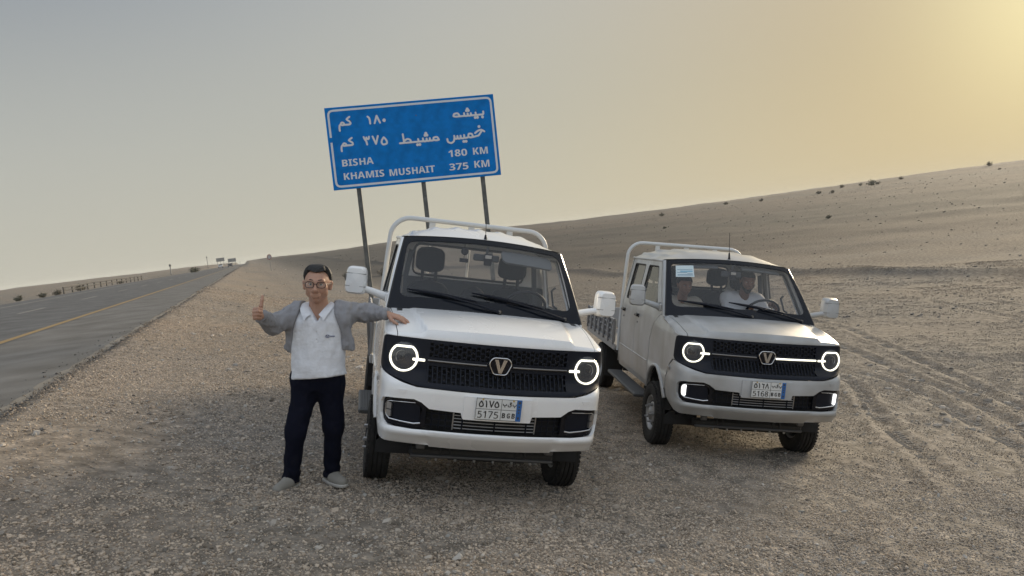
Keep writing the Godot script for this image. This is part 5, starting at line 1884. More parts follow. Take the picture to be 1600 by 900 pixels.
	for s in [-1.0, 1.0]:
		var rp := []
		for i in 24:
			var an := TAU * i / 24.0
			var ex := signf(cos(an)) * pow(absf(cos(an)), 0.7) * 0.0245
			var ey := signf(sin(an)) * pow(absf(sin(an)), 0.7) * 0.0195
			rp.append(headT * Vector3(s * 0.034 + ex, 0.008 + ey, 0.101 - absf(s * 0.034 + ex) * 0.14))
		part("frame", Mb.new().tube(rp, 0.0028, 6, true), mat(lin(0.018, 0.006, 0.006), 0.4), gl)
		var lm := Mb.new()
		for i in 24:
			lm.f(rp[i], rp[(i + 1) % 24], headT * Vector3(s * 0.034, 0.008, 0.0965), headT.origin)
		part("lens", lm, M.lens, gl)
		part("temple", Mb.new().tube([headT * Vector3(s * 0.0585, 0.014, 0.093), headT * Vector3(s * 0.081, 0.015, 0.05), headT * Vector3(s * 0.086, 0.012, -0.015)], 0.0022, 6), mat(lin(0.02, 0.012, 0.012), 0.3), gl)
	part("bridge", Mb.new().tube([headT * Vector3(-0.010, 0.012, 0.100), headT * Vector3(0, 0.014, 0.102), headT * Vector3(0.010, 0.012, 0.100)], 0.0022, 6), mat(lin(0.03, 0.012, 0.012), 0.3), gl)
	# polo shirt, worn loose over the waistband
	var fold := noise(91, 9.0, 3)
	var shirt_b := [
		[Vector3(-0.088, 1.21, 0.018), Vector3(-0.095, 0.84, 0.020), 0.108, 0.118], [Vector3(0.075, 1.215, 0.018), Vector3(0.068, 0.84, 0.012), 0.108, 0.116],
		[Vector3(-0.01, 1.20, 0.025), Vector3(-0.015, 0.84, 0.050), 0.112, 0.120], [Vector3(-0.13, 1.285, 0.0), Vector3(0.12, 1.29, 0.0), 0.068, 0.068],
		[neck + Vector3(-0.01, -0.02, -0.012), Vector3(-0.01, 1.25, 0.0), 0.058, 0.10],
		[shL, shL.lerp(elL, 0.12), 0.060, 0.056], [shR, shR.lerp(elR, 0.12), 0.060, 0.056],
	]
	var hole_c := Transform3D(Basis(), neck + Vector3(0, 0.030, 0.045))
	var shirt_post := func(p: Vector3, d: float) -> float:
		d += fold.get_noise_3d(p.x * 1.4, p.y * 0.55, p.z) * 0.013
		d += 0.006 * sin((p.y * 26.0) + p.x * 14.0) * smoothstep(0.98, 0.86, p.y)
		d = maxf(d, lerpf(0.812, 0.842, clampf((p.x + 0.2) / 0.4, 0.0, 1.0)) - p.y)
		# open neck: a V cut in front
		var vx := absf(p.x + 0.004 - (1.33 - p.y) * 0.10)
		if p.z > 0.0 and p.y > 1.225:
			d = maxf(d, minf((p.y - 1.225) * 0.50 - vx, 0.06))
		return maxf(d, p.y - 1.345)
	var white := cloth(lin(0.68, 0.69, 0.72), 92, 5.0)
	var shirt := part("polo_shirt", nets(shirt_b, 0.0105, 55.0, shirt_post), white, man)
	for s in [-1.0, 1.0]:
		var cx := -0.010
		var qa := Vector3(s * 0.078, 1.378, -0.030)
		var qb := Vector3(s * 0.028, 1.285, 0.132)
		var qc := Vector3(s * 0.068, 1.240, 0.158)
		var qd := Vector3(s * 0.128, 1.352, 0.052)
		var flap := func(u: float, w: float) -> Vector3:
			var p := qa.lerp(qb, u).lerp(qd.lerp(qc, u), w) + Vector3(cx, 0, 0)
			return p + Vector3(s * 0.4, 0.5, 0.7).normalized() * (0.016 * sin(PI * u) + 0.010 * sin(PI * w))
		part("collar", Mb.new().grid(flap, 12, 6, Vector3(cx, 1.25, -0.05)), white, shirt)
		var band := func(u: float, w: float) -> Vector3:
			var p := qa.lerp(qb, u) + Vector3(cx, 0, 0) + Vector3(s * 0.4, 0.5, 0.7).normalized() * 0.016 * sin(PI * u)
			return p.lerp(Vector3(cx + s * 0.050, 1.31 - 0.03 * u, -0.01 + 0.07 * u), w)
		part("collar_stand", Mb.new().grid(band, 12, 3, Vector3(cx, 1.50, 0.0)), white, shirt)
	part("placket", Mb.new().box(Vector3(0.006, 1.135, 0.1365), Vector3(0.030, 0.10, 0.006), 0.002, Basis(Vector3.RIGHT, -0.14)), white, shirt)
	for k in 2:
		part("button", Mb.new().lathe(Transform3D(Basis(Vector3.RIGHT, Vector3.BACK, Vector3.DOWN), Vector3(0.006, 1.165 - 0.055 * k, 0.1385 + 0.004 * k)), [Vector2(0.006, 0), Vector2(0.005, 0.003), Vector2(0, 0.0025)], 10), mat(lin(0.5, 0.5, 0.5), 0.4), shirt)
	# small woven badge on the chest: a rounded V mark and a short word
	var ink := mat(lin(0.03, 0.05, 0.16), 0.8)
	var lg := Transform3D(Basis(Vector3.UP, 0.30) * Basis(Vector3.RIGHT, -0.10), Vector3(0.083, 1.130, 0.1315))
	var lgm := Mb.new()
	var lr := []
	for i in 12:
		var an := TAU * i / 12.0
		lr.append(lg * Vector3(cos(an) * 0.014, sin(an) * 0.010, 0.004))
	lgm.tube(lr, 0.0016, 5, true)
	lgm.tube([lg * Vector3(-0.008, 0.006, 0.004), lg * Vector3(0, -0.008, 0.004), lg * Vector3(0.008, 0.006, 0.004)], 0.0018, 5)
	for k in 4:
		lgm.box(lg * Vector3(0.023 + 0.008 * k, 0.0, 0.001), Vector3(0.005, 0.009 - 0.002 * (k % 2), 0.004), 0.0, lg.basis)
	part("chest_badge", lgm, ink, shirt)
	# open jacket: a shell over back, flanks and arms
	var jb := [
		[Vector3(-0.105, 1.22, -0.010), Vector3(-0.112, 0.93, -0.012), 0.112, 0.108], [Vector3(0.098, 1.225, -0.010), Vector3(0.098, 0.93, -0.015), 0.112, 0.110],
		[Vector3(-0.01, 1.22, -0.015), Vector3(-0.01, 0.93, -0.02), 0.118, 0.112], [Vector3(-0.145, 1.292, -0.004), Vector3(0.135, 1.298, -0.004), 0.079, 0.079],
		[shL, elL, 0.072, 0.058], [elL, elL.lerp(wrL, 0.86), 0.057, 0.044], [shR, elR, 0.071, 0.058], [elR, elR.lerp(wrR, 0.86), 0.056, 0.042],
		[Vector3(-0.175, 1.24, 0.055), Vector3(-0.222, 1.04, 0.035), 0.042, 0.022], [Vector3(0.170, 1.25, 0.055), Vector3(0.226, 1.04, 0.030), 0.042, 0.026],
		[Vector3(-0.125, 1.325, 0.030), Vector3(-0.178, 1.24, 0.062), 0.034, 0.036], [Vector3(0.118, 1.330, 0.030), Vector3(0.174, 1.24, 0.062), 0.034, 0.036],
	]
	var jf := noise(95, 14.0, 3)
	var jacket_post := func(p: Vector3, d: float) -> float:
		var n1 := jf.get_noise_3d(p.x, p.y * 0.9, p.z)
		d += n1 * 0.012 - 0.006
		if p.x < -0.22 or p.x > 0.22:
			d += 0.0055 * sin(p.x * 105.0 + p.z * 60.0 + n1 * 3.0)
		var hem := 1.012 + 0.012 * sin(p.x * 40.0)
		d = maxf(d, hem - p.y)
		var lap := 0.0
		# the open front: between the lapels nothing in front of the shirt
		var wide := lerpf(0.178, 0.122, smoothstep(1.12, 1.345, p.y))
		if p.z > -0.01:
			d = maxf(d, minf(wide - absf(p.x + 0.006), 0.08))
		# hollow round the neck
		var nd := Vector2(p.x + 0.01, p.z - 0.01).length()
		if p.y > 1.26:
			d = maxf(d, 0.112 - nd)
		return d
	var grey := cloth(lin(0.255, 0.255, 0.270), 96, 5.0)
	var jacket := part("jacket", nets(jb, 0.0095, 60.0, jacket_post), grey, man)
	for q in [[elL.lerp(wrL, 0.82), wrL, 0.0445], [elR.lerp(wrR, 0.82), wrR, 0.0425]]:
		var d: Vector3 = (q[1] - q[0]).normalized()
		part("cuff", Mb.new().tube([q[0], q[0] + d * 0.012, q[0] + d * 0.034, q[0] + d * 0.040], [q[2], q[2] * 1.03, q[2] * 0.98, q[2] * 0.85], 18), grey, jacket)
	part("wrist_band", Mb.new().tube([wrL - (wrL - elL).normalized() * 0.020, wrL - (wrL - elL).normalized() * 0.008], 0.0315, 16), M.black, jacket)
	# trousers
	var tf := noise(97, 7.0, 3)
	var tb := [
		[Vector3(-0.105, 0.83, 0.005), Vector3(0.062, 0.83, -0.008), 0.112, 0.112], [hipL, hipR, 0.105, 0.105],
		[hipL + Vector3(-0.005, -0.02, 0), knL, 0.098, 0.073], [knL, anL + Vector3(0, -0.02, 0), 0.070, 0.058], [hipR + Vector3(0.01, -0.02, 0), knR, 0.098, 0.073], [knR, anR + Vector3(0, -0.02, 0), 0.070, 0.058],
	]
	var t_post := func(p: Vector3, d: float) -> float:
		d += tf.get_noise_3d(p.x * 2.0, p.y * 1.0, p.z * 2.0) * 0.012
		d += 0.005 * sin(p.y * 70.0 + p.x * 30.0) * smoothstep(0.26, 0.08, p.y)
		return maxf(maxf(d, 0.055 - p.y), p.y - 0.90)
	var tm := cloth(lin(0.007, 0.008, 0.016), 98, 5.0)
	tm.rim_enabled = false
	tm.metallic_specular = 0.2
	var trousers := part("trousers", nets(tb, 0.0115, 70.0, t_post), tm, man)
	part("belt", Mb.new().box(Vector3(-0.02, 0.80, 0.0), Vector3(0.26, 0.03, 0.16), 0.01), M.black, trousers)
	# shoes
	for k in 2:
		var an: Vector3 = [anL, anR][k]
		var dir: Vector3 = [Vector3(-0.26, -0.02, 0.96), Vector3(0.66, -0.02, 0.75)][k].normalized()
		var y0: float = [0.012, 0.012][k]
		var heel := Vector3(an.x, y0 + 0.035, an.z) - dir * 0.055
		var toe := heel + dir * 0.225
		var sd := dir.cross(Vector3.UP).normalized()
		var sb := [
			[heel + Vector3(0, 0.012, 0), heel + dir * 0.09 + Vector3(0, 0.014, 0), 0.040, 0.046], [heel + dir * 0.09 + Vector3(0, 0.010, 0), toe + Vector3(0, -0.002, 0), 0.046, 0.037],
			[heel + dir * 0.13 + sd * 0.014, toe - dir * 0.03 + sd * 0.010, 0.036, 0.034], [heel + dir * 0.02 + Vector3(0, 0.05, 0), heel + dir * 0.06 + Vector3(0, 0.055, 0), 0.038, 0.040],
		]
		var s_post := func(p: Vector3, d: float) -> float: return maxf(d, y0 + 0.012 - p.y)
		var shoe := part("shoe", nets(sb, 0.0062, 110.0, s_post), cloth(lin(0.23, 0.215, 0.185), 99, 9.0), man)
		var sole := []
		for b in sb:
			sole.append([Vector3(b[0].x, y0 + 0.014, b[0].z), Vector3(b[1].x, y0 + 0.014, b[1].z), b[2] + 0.004, b[3] + 0.004])
		var so_post := func(p: Vector3, d: float) -> float: return maxf(d, absf(p.y - y0 - 0.008) - 0.014)
		part("sole", nets(sole.slice(0, 3), 0.006, 140.0, so_post), mat(lin(0.42, 0.40, 0.36), 0.7), shoe)
		var lace := Mb.new()
		for j in 4:
			var c := heel + dir * (0.085 + 0.020 * j) + Vector3(0, 0.060 - 0.004 * j, 0)
			lace.tube([c - sd * 0.024 + Vector3(0, -0.008, 0), c + Vector3(0, 0.002, 0), c + sd * 0.024 + Vector3(0, -0.008, 0)], 0.003, 5)
		part("lace", lace, mat(lin(0.3, 0.29, 0.26), 0.9), shoe)

func seated(called: String, label: String, headT: Transform3D, shl: Vector3, shr: Vector3, hip: Vector3, arms: Array, skin_c: StandardMaterial3D, shirt_m: StandardMaterial3D, beard: bool, hair_c: Color) -> Node3D:
	var p := thing(called, label, "person", TRUCK_B)
	var neck := (shl + shr) * 0.5 + Vector3(0, 0.035, 0)
	var limbs := [[neck + Vector3(0, -0.06, 0), headT.origin + Vector3(0, -0.06, -0.01), 0.062, 0.054], [neck + Vector3(0, -0.1, 0), hip, 0.075, 0.09], [shl, shr, 0.045, 0.045]]
	var sb := [[shl.lerp(neck, 0.3) + Vector3(0, -0.05, 0), hip + Vector3(-0.09, 0.05, 0), 0.105, 0.125], [shr.lerp(neck, 0.3) + Vector3(0, -0.05, 0), hip + Vector3(0.09, 0.05, 0), 0.105, 0.125], [shl, shr, 0.072, 0.072], [neck + Vector3(0, -0.03, 0), neck + Vector3(0, -0.1, 0), 0.068, 0.11]]
	var skin := Mb.new()
	for a in arms:  # [shoulder, elbow, wrist, hand frame, curl]
		limbs.append([a[0], a[1], 0.045, 0.038])
		limbs.append([a[1], a[2], 0.037, 0.027])
		sb.append([a[0], a[1], 0.066, 0.058])
		sb.append([a[1], (a[1] as Vector3).lerp(a[2], 0.85), 0.056, 0.046])
		skin.add(nets(hand_bones(a[2], a[3], [a[4], a[4], a[4], a[4]], [Vector3(0.8, 0.5, 0.3), Vector3(0.5, 0.8, 0.4), Vector3(0.2, 0.9, 0.5)], 0.05) + [[(a[1] as Vector3).lerp(a[2], 0.8), a[2], 0.027, 0.026]], 0.005, 300.0))
	for s in [-1.0, 1.0]:
		limbs.append([hip + Vector3(s * 0.09, -0.08, 0), hip + Vector3(s * 0.12, -0.04, 0.42), 0.08, 0.055])
		limbs.append([hip + Vector3(s * 0.12, -0.04, 0.42), hip + Vector3(s * 0.12, -0.40, 0.52), 0.05, 0.04])
	skin.add(nets(limbs, 0.020, 60.0))
	var hb := head_bones(headT)
	hb.append([headT * Vector3(0, -0.05, -0.02), neck, 0.050, 0.056])
	skin.add(nets(hb, 0.0055, 150.0, null, [[headT * Vector3(-0.031, 0.011, 0.088), headT * Vector3(-0.031, 0.010, 0.080), 0.0125, 0.012], [headT * Vector3(0.031, 0.011, 0.088), headT * Vector3(0.031, 0.010, 0.080), 0.0125, 0.012]]))
	var body := part("body", skin, skin_c, p)
	eyes(headT, body)
	var inv := headT.affine_inverse()
	var hair_b := [[headT * Vector3(0, 0.044, -0.026), headT * Vector3(0, 0.046, 0.004), 0.090, 0.088], [headT * Vector3(0, -0.02, -0.06), headT * Vector3(0, 0.02, -0.05), 0.055, 0.06]]
	var hair_post := func(q0: Vector3, d: float) -> float:
		var q: Vector3 = inv * q0
		var line := lerpf(-0.055, 0.062, smoothstep(-0.035, 0.040, q.z))
		return maxf(d, line - q.y)
	var hm := mat(hair_c, 0.7)
	part("hair", nets(hair_b, 0.0065, 120.0, hair_post), hm, p)
	if beard:
		var bb := [[headT * Vector3(-0.050, -0.035, 0.012), headT * Vector3(0, -0.098, 0.050), 0.036, 0.030], [headT * Vector3(0.050, -0.035, 0.012), headT * Vector3(0, -0.098, 0.050), 0.036, 0.030], [headT * Vector3(-0.022, -0.048, 0.080), headT * Vector3(0.022, -0.048, 0.080), 0.010, 0.010]]
		part("beard", nets(bb, 0.0065, 130.0, null, [[headT * Vector3(0, -0.062, 0.1), headT * Vector3(0, -0.06, 0.08), 0.016, 0.014]]), hm, p)
	var fold := noise(107, 9.0, 3)
	var post := func(q: Vector3, d: float) -> float:
		d += fold.get_noise_3d(q.x * 1.4, q.y * 0.8, q.z) * 0.014
		var nd := Vector2(q.x - neck.x, q.z - neck.z - 0.02).length()
		if q.y > neck.y - 0.025:
			d = maxf(d, 0.058 - nd)
		return d
	part("shirt", nets(sb, 0.013, 55.0, post), shirt_m, p)
	return p

func driver() -> void:
	var headT := Transform3D(Basis(Vector3.UP, -0.05) * Basis(Vector3.RIGHT, 0.10), Vector3(0.305, 1.728, -1.46))
	var shl := Vector3(0.13, 1.525, -1.60)
	var shr := Vector3(0.50, 1.515, -1.60)
	var grip1 := Basis(Vector3(0, 0.5, 0.86), Vector3(0.5, 0.75, -0.43).normalized(), Vector3(0.8, -0.5, 0.3)).orthonormalized()
	seated("person", "bearded driver in a white shirt at the wheel of the right-hand truck", headT, shl, shr, Vector3(0.36, 1.02, -1.66),
		[[shl, Vector3(0.12, 1.26, -1.50), Vector3(0.24, 1.36, -1.27), grip1, 1.1], [shr, Vector3(0.64, 1.33, -1.52), Vector3(0.615, 1.43, -1.28), Basis(Vector3(0, 0.5, 0.86), Vector3(-0.45, 0.78, -0.43).normalized(), Vector3(-0.8, -0.5, 0.3)).orthonormalized(), 1.1]],
		skin_mat(0.17, 0.085, 0.055), cloth(lin(0.62, 0.63, 0.66), 111, 5.0), true, lin(0.008, 0.007, 0.007))

func passenger() -> void:
	var headT := Transform3D(Basis(Vector3.UP, 0.10), Vector3(-0.425, 1.628, -1.50))
	var shl := Vector3(-0.61, 1.425, -1.62)
	var shr := Vector3(-0.235, 1.42, -1.62)
	seated("person", "passenger in a pale beige shirt, face half behind the windscreen sticker", headT, shl, shr, Vector3(-0.41, 0.98, -1.66),
		[[shl, Vector3(-0.66, 1.17, -1.52), Vector3(-0.55, 1.08, -1.30), Basis(Vector3(0, 1, 0), Vector3(0.5, -0.2, 0.85).normalized(), Vector3(0.8, 0, -0.5)).orthonormalized(), 0.5], [shr, Vector3(-0.19, 1.17, -1.52), Vector3(-0.28, 1.08, -1.30), Basis(Vector3(0, 1, 0), Vector3(-0.5, -0.2, 0.85).normalized(), Vector3(-0.8, 0, -0.5)).orthonormalized(), 0.5]],
		skin_mat(0.22, 0.115, 0.075), cloth(lin(0.36, 0.33, 0.28), 121, 5.0), false, lin(0.010, 0.009, 0.008))
# ------------------------------------------------------------------ roadside and far things
func at_road(u: float, v: float) -> Vector3:
	var p := road_xz(u, v)
	var y := height(p.x, p.y)
	if u < 0.0 and u > -11.3:
		y = -u * 0.030 + ROAD_CLIMB * clampf(v, -60.0, 900.0)
	return Vector3(p.x, y, p.y)

func distance_sign() -> void:
	# the panel stands 18 m ahead, a little off square to the road
	var c := SIGN_AT
	var yaw := SIGN_YAW
	var wide := SIGN_SIZE.x
	var tall := SIGN_SIZE.y
	var bas := Basis(Vector3.UP, yaw) * Basis(Vector3.BACK, SIGN_LEAN)
	var foot := Vector3(c.x, height(c.x, c.z), c.z)
	var s := thing("distance_sign", "large blue two-language distance sign on three steel posts behind the trucks", "road sign", Transform3D(bas, foot))
	var up := c.y - foot.y
	var blue := mat(lin(0.003, 0.195, 0.60), 0.45)
	blue.metallic_specular = 0.2
	blue.uv1_triplanar = true
	blue.albedo_texture = noise_tex(61, 0.01, Color(0.86, 0.86, 0.86), Color(1, 1, 1), 256, 4)
	var ink := mat(lin(0.62, 0.64, 0.66), 0.55)
	var board := part("sign_board", Mb.new().box(Vector3(0, up, 0), Vector3(wide, tall, 0.03), 0.006), blue, s)
	var line := rounded(v2([-wide * 0.5 + 0.055, -tall * 0.5 + 0.055, wide * 0.5 - 0.055, -tall * 0.5 + 0.055, wide * 0.5 - 0.055, tall * 0.5 - 0.055, -wide * 0.5 + 0.055, tall * 0.5 - 0.055]), 0.15)
	var inner := Geometry2D.offset_polygon(line, -0.05)[0]
	var flat := func(x: float, y: float) -> Vector3: return Vector3(x, up + y, 0.0175)
	part("sign_border", Mb.new().sheet(flat, line, [inner, v2([-wide * 0.5, 0.16, -wide * 0.5 + 0.2, 0.16, -wide * 0.5 + 0.2, 0.28, -wide * 0.5, 0.28])], 0.25, 0.0, Vector3(0, up, -9)), ink, board)
	var face := Transform3D(Basis(), Vector3(0, up, 0.0165))
	# coordinates of the lettering as shares of the panel: 0..1 from its left and top edges
	var px := func(u: float, v: float) -> Vector3: return Vector3((u - 0.5) * wide, up + (0.5 - v) * tall, 0.017)
	for w in [["BISHA", 0.067, 0.251, 0.680], ["KHAMIS", 0.068, 0.305, 0.843], ["MUSHAIT", 0.337, 0.607, 0.848], ["180", 0.697, 0.809, 0.681], ["KM", 0.845, 0.934, 0.679], ["375", 0.694, 0.808, 0.848], ["KM", 0.845, 0.936, 0.842]]:
		text("lettering", w[0], Transform3D(Basis(), px.call((w[1] + w[2]) * 0.5, w[3])), 0.172, (w[2] - w[1]) * wide, ink, board)
	var mb := Mb.new()
	for w in [["km", 0.070, 0.148, 0.118, 0.300], ["1", 0.240, 0.262, 0.134, 0.243], ["8", 0.277, 0.320, 0.133, 0.243], ["0", 0.329, 0.350, 0.183, 0.229], ["bisha", 0.745, 0.936, 0.146, 0.281],
			["km", 0.068, 0.148, 0.373, 0.546], ["3", 0.204, 0.246, 0.375, 0.492], ["7", 0.256, 0.298, 0.378, 0.493], ["5", 0.305, 0.347, 0.400, 0.508], ["mushait", 0.412, 0.655, 0.384, 0.550], ["khamis", 0.694, 0.931, 0.373, 0.566]]:
		stroke_box(mb, face, w[0], Vector2((w[1] - 0.5) * wide, (0.5 - w[4]) * tall), Vector2((w[2] - 0.5) * wide, (0.5 - w[3]) * tall), 0.046, 0.002)
	part("arabic_lettering", mb, ink, board)
	var steel := mat(lin(0.16, 0.165, 0.16), 0.6, 0.5)
	steel.uv1_triplanar = true
	steel.albedo_texture = noise_tex(62, 0.02, Color(0.7, 0.7, 0.7), Color(1, 1, 1), 256, 4)
	for x in [-0.355, 0.03, 0.388]:
		var g := s.transform * Vector3(x * wide, 0, -0.07)
		var base := height(g.x, g.z) - foot.y - 0.3
		var h := up + tall * 0.45 - base
		# channel-section post
		part("sign_post", Mb.new().box(Vector3(x * wide, base + h * 0.5, -0.05), Vector3(0.11, h, 0.008), 0.0).box(Vector3(x * wide - 0.051, base + h * 0.5, -0.085), Vector3(0.008, h, 0.07), 0.0).box(Vector3(x * wide + 0.051, base + h * 0.5, -0.085), Vector3(0.008, h, 0.07), 0.0), steel, s)
	for y in [-0.32, 0.32]:
		part("back_rail", Mb.new().box(Vector3(0, up + y * tall, -0.030), Vector3(wide * 0.96, 0.06, 0.025), 0.0), steel, s)
	for x in [-0.355, 0.03, 0.388]:
		for y in [-0.32, 0.32]:
			part("bolt", Mb.new().lathe(Transform3D(Basis(Vector3.RIGHT, Vector3.BACK, Vector3.DOWN), Vector3(x * wide, up + y * tall, 0.016)), [Vector2(0.016, 0), Vector2(0.014, 0.006), Vector2(0, 0.008)], 8), steel, board)

const SIGN_AT := Vector3(-2.095, 3.60, -18.75)
const SIGN_SIZE := Vector2(4.2, 2.03)
const SIGN_YAW := 0.09
const SIGN_LEAN := -0.0205

func far_things() -> void:
	var steel := mat(lin(0.20, 0.20, 0.20), 0.6, 0.3)
	# small round sign down the verge
	var rs := thing("round_sign", "small round traffic sign on a thin post far down the right verge", "road sign", Transform3D(Basis(Vector3.UP, -0.3), at_road(6.6, 150.0)))
	part("sign_post", Mb.new().tube([Vector3(0, -0.2, 0), Vector3(0, 3.1, 0)], 0.05, 8), steel, rs)
	part("sign_disc", Mb.new().lathe(Transform3D(Basis(Vector3.RIGHT, Vector3.BACK, Vector3.DOWN), Vector3(0, 2.75, 0.06)), [Vector2(0.0, -0.02), Vector2(0.50, -0.02), Vector2(0.52, 0.0), Vector2(0.50, 0.01), Vector2(0, 0.012)], 28), mat(lin(0.34, 0.33, 0.33), 0.6), rs)
	part("sign_rim", Mb.new().lathe(Transform3D(Basis(Vector3.RIGHT, Vector3.BACK, Vector3.DOWN), Vector3(0, 2.75, 0.075)), [Vector2(0.52, 0.0), Vector2(0.40, 0.004)], 28), mat(lin(0.25, 0.07, 0.06), 0.6), rs)
	# two big panels on gantry legs over the crest
	for k in 2:
		var g := thing("gantry_sign", ["large panel sign on tall legs on the far crest, the left of the pair", "large panel sign on tall legs on the far crest, the right of the pair"][k], "road sign", Transform3D(Basis(Vector3.UP, 0.3), at_road(-17.0 + 8.5 * k, 640.0 + 6.0 * k)), "panel signs on the crest")
		part("sign_board", Mb.new().box(Vector3(0, 4.6 - 0.3 * k, 0), Vector3(6.2, 2.9, 0.12), 0.02), mat(lin(0.14, 0.15, 0.16), 0.6), g)
		for x in [-2.4, 0.0, 2.4]:
			part("sign_post", Mb.new().tube([Vector3(x, -1.0, -0.15), Vector3(x, 5.6, -0.15)], 0.16, 8), steel, g)
	# oncoming cars
	for k in 2:
		var c := thing("car", ["small pale car far up the left-hand lanes, the nearer of two", "small dark car far up the left-hand lanes, the farther of two"][k], "car", Transform3D(Basis(Vector3.UP, atan2(-ROAD_ALONG.x, -ROAD_ALONG.y)), at_road(-7.9 + 3.4 * k, 330.0 + 16.0 * k)), "cars far up the road")
		far_car(c, [lin(0.5, 0.5, 0.5), lin(0.03, 0.03, 0.035)][k])
	# guard rail over a culvert on the far side
	var gr := thing("guard_rail", "long low guard rail on short posts beyond the far lanes", "guard rail", Transform3D(Basis(), at_road(-22.0, 118.0)))
	var o := gr.position
	for lev in 2:
		var rail := []
		for i in 15:
			var q := at_road(-22.0 + 0.1 * i, 118.0 + 5.0 * i)
			rail.append(q - o + Vector3(0, 0.55 + 0.42 * lev, 0))
		part("rail", Mb.new().tube(rail, 0.07, 6), mat(lin(0.06, 0.058, 0.055), 0.8), gr)
	for i in 15:
		var q := at_road(-22.0 + 0.1 * i, 118.0 + 5.0 * i) - o
		part("post", Mb.new().box(q + Vector3(0, 0.45, 0), Vector3(0.16, 1.2, 0.16), 0.0), mat(lin(0.06, 0.058, 0.055), 0.8), gr)
	# marker posts
	var posts := [[-14.5, 190.0, 2.2, "thin dark marker post beyond the far lanes, near the guard rail's far end"], [-13.6, 350.0, 5.0, "tall thin pole far up the left verge by the cars"], [-3.0, 700.0, 2.6, "short dark marker post on the far crest right of the panels"]]
	for q in posts:
		var mp := thing("marker_post", q[3], "post", Transform3D(Basis(), at_road(q[0], q[1])))
		part("shaft", Mb.new().tube([Vector3(0, -0.3, 0), Vector3(0, q[2], 0)], 0.13, 6), steel, mp)
		part("cap", Mb.new().box(Vector3(0, q[2], 0), Vector3(0.45, 0.5, 0.2), 0.03), mat(lin(0.08, 0.08, 0.08), 0.7), mp)
	shrubs()

func far_car(c: Node3D, col: Color) -> void:
	var prof := v2([-2.2, 0.35, -2.25, 0.75, -1.5, 0.95, -0.9, 1.45, 0.8, 1.5, 1.6, 1.0, 2.2, 0.9, 2.25, 0.4])
	var tr := Transform3D(Basis(Vector3(0, 0, 1), Vector3(0, 1, 0), Vector3(-1, 0, 0)), Vector3(-0.85, 0, 0))
	part("body", Mb.new().prism(tr, prof, 1.7, 0.0), mat(col, 0.4), c)
	for s in [-1.0, 1.0]:
		part("side_window", Mb.new().box(Vector3(s * 0.855, 1.2, 0.0), Vector3(0.02, 0.35, 1.5), 0.0), M.gloss_black, c)
		for z in [-1.4, 1.4]:
			part("wheel", Mb.new().lathe(Transform3D(Basis(Vector3.BACK, PI / 2), Vector3(s * 0.78, 0.32, z)), [Vector2(0, -0.11), Vector2(0.32, -0.11), Vector2(0.32, 0.11), Vector2(0, 0.11)], 14), M.rubber, c)
		part("headlight", Mb.new().box(Vector3(s * 0.6, 0.72, 2.24), Vector3(0.3, 0.14, 0.05), 0.0), M.satin, c)
	part("windscreen", Mb.new().box(Vector3(0, 1.24, 1.25), Vector3(1.4, 0.03, 0.75), 0.0, Basis(Vector3.RIGHT, 0.56)), M.gloss_black, c)

# low desert scrub: a clump of twigs and many small leaves
func shrub_shape(rng: RandomNumberGenerator, w: float, h: float) -> Array:
	var twigs := Mb.new()
	var leaves := Mb.new()
	for i in 14:
		var an := rng.randf() * TAU
		var rr := w * 0.5 * sqrt(rng.randf())
		var tip := Vector3(cos(an) * rr, h * (1.0 - 0.55 * pow(rr / (w * 0.5), 2.0)) * rng.randf_range(0.75, 1.05), sin(an) * rr)
		twigs.tube([Vector3.ZERO, tip * Vector3(0.5, 0.5, 0.5), tip], [0.03 * h, 0.018 * h, 0.006 * h], 4)
		for k in 26:
			var c := tip * rng.randf_range(0.25, 1.02) + Vector3(rng.randfn(), rng.randfn() * 0.6, rng.randfn()) * 0.085 * w
			c.y = maxf(c.y, 0.03)
			var a := Vector3(rng.randfn(), rng.randfn(), rng.randfn()).normalized() * 0.070 * w
			var b := Vector3(rng.randfn(), rng.randfn(), rng.randfn()).normalized() * 0.045 * w
			leaves.f(c - a, c + a, c + b, Vector3(0, -1, 0))
			leaves.f(c - a, c + a, c - b, Vector3(0, -1, 0))
	return [twigs, leaves]

func shrubs() -> void:
	var rng := RandomNumberGenerator.new()
	rng.seed = 77
	var leaf := [mat(lin(0.10, 0.10, 0.072), 0.9), mat(lin(0.125, 0.108, 0.078), 0.9)]
	var wood := mat(lin(0.09, 0.07, 0.05), 0.9)
	# left plain: azimuth in degrees left of the view, metres out; then the right-hand hill
	var spots := []
	for q in SHRUBS_LEFT:
		spots.append([q[0], q[1], q[2], "left"])
	for q in SHRUBS_RIGHT:
		spots.append([q[0], q[1], q[2], "right"])
	var kl := 0
	var kr := 0
	for q in spots:
		var az := deg_to_rad(q[0])
		var p := Vector3(sin(az) * q[1], 0, -cos(az) * q[1])
		p.y = height(p.x, p.z) - 0.05
		var sh := shrub_shape(rng, q[2], q[2] * rng.randf_range(0.5, 0.75))
		var left: bool = q[3] == "left"
		var lab: String = LABELS_LEFT[kl] if left else LABELS_RIGHT[kr]
		if left:
			kl += 1
		else:
			kr += 1
		var o := thing("desert_shrub", lab, "shrub", Transform3D(Basis(), p), "shrubs beyond the road" if left else "shrubs on the right-hand slope")
		part("twigs", sh[0], wood, o)
		structure(part("leaves", sh[1], leaf[rng.randi() % 2], o), "stuff")

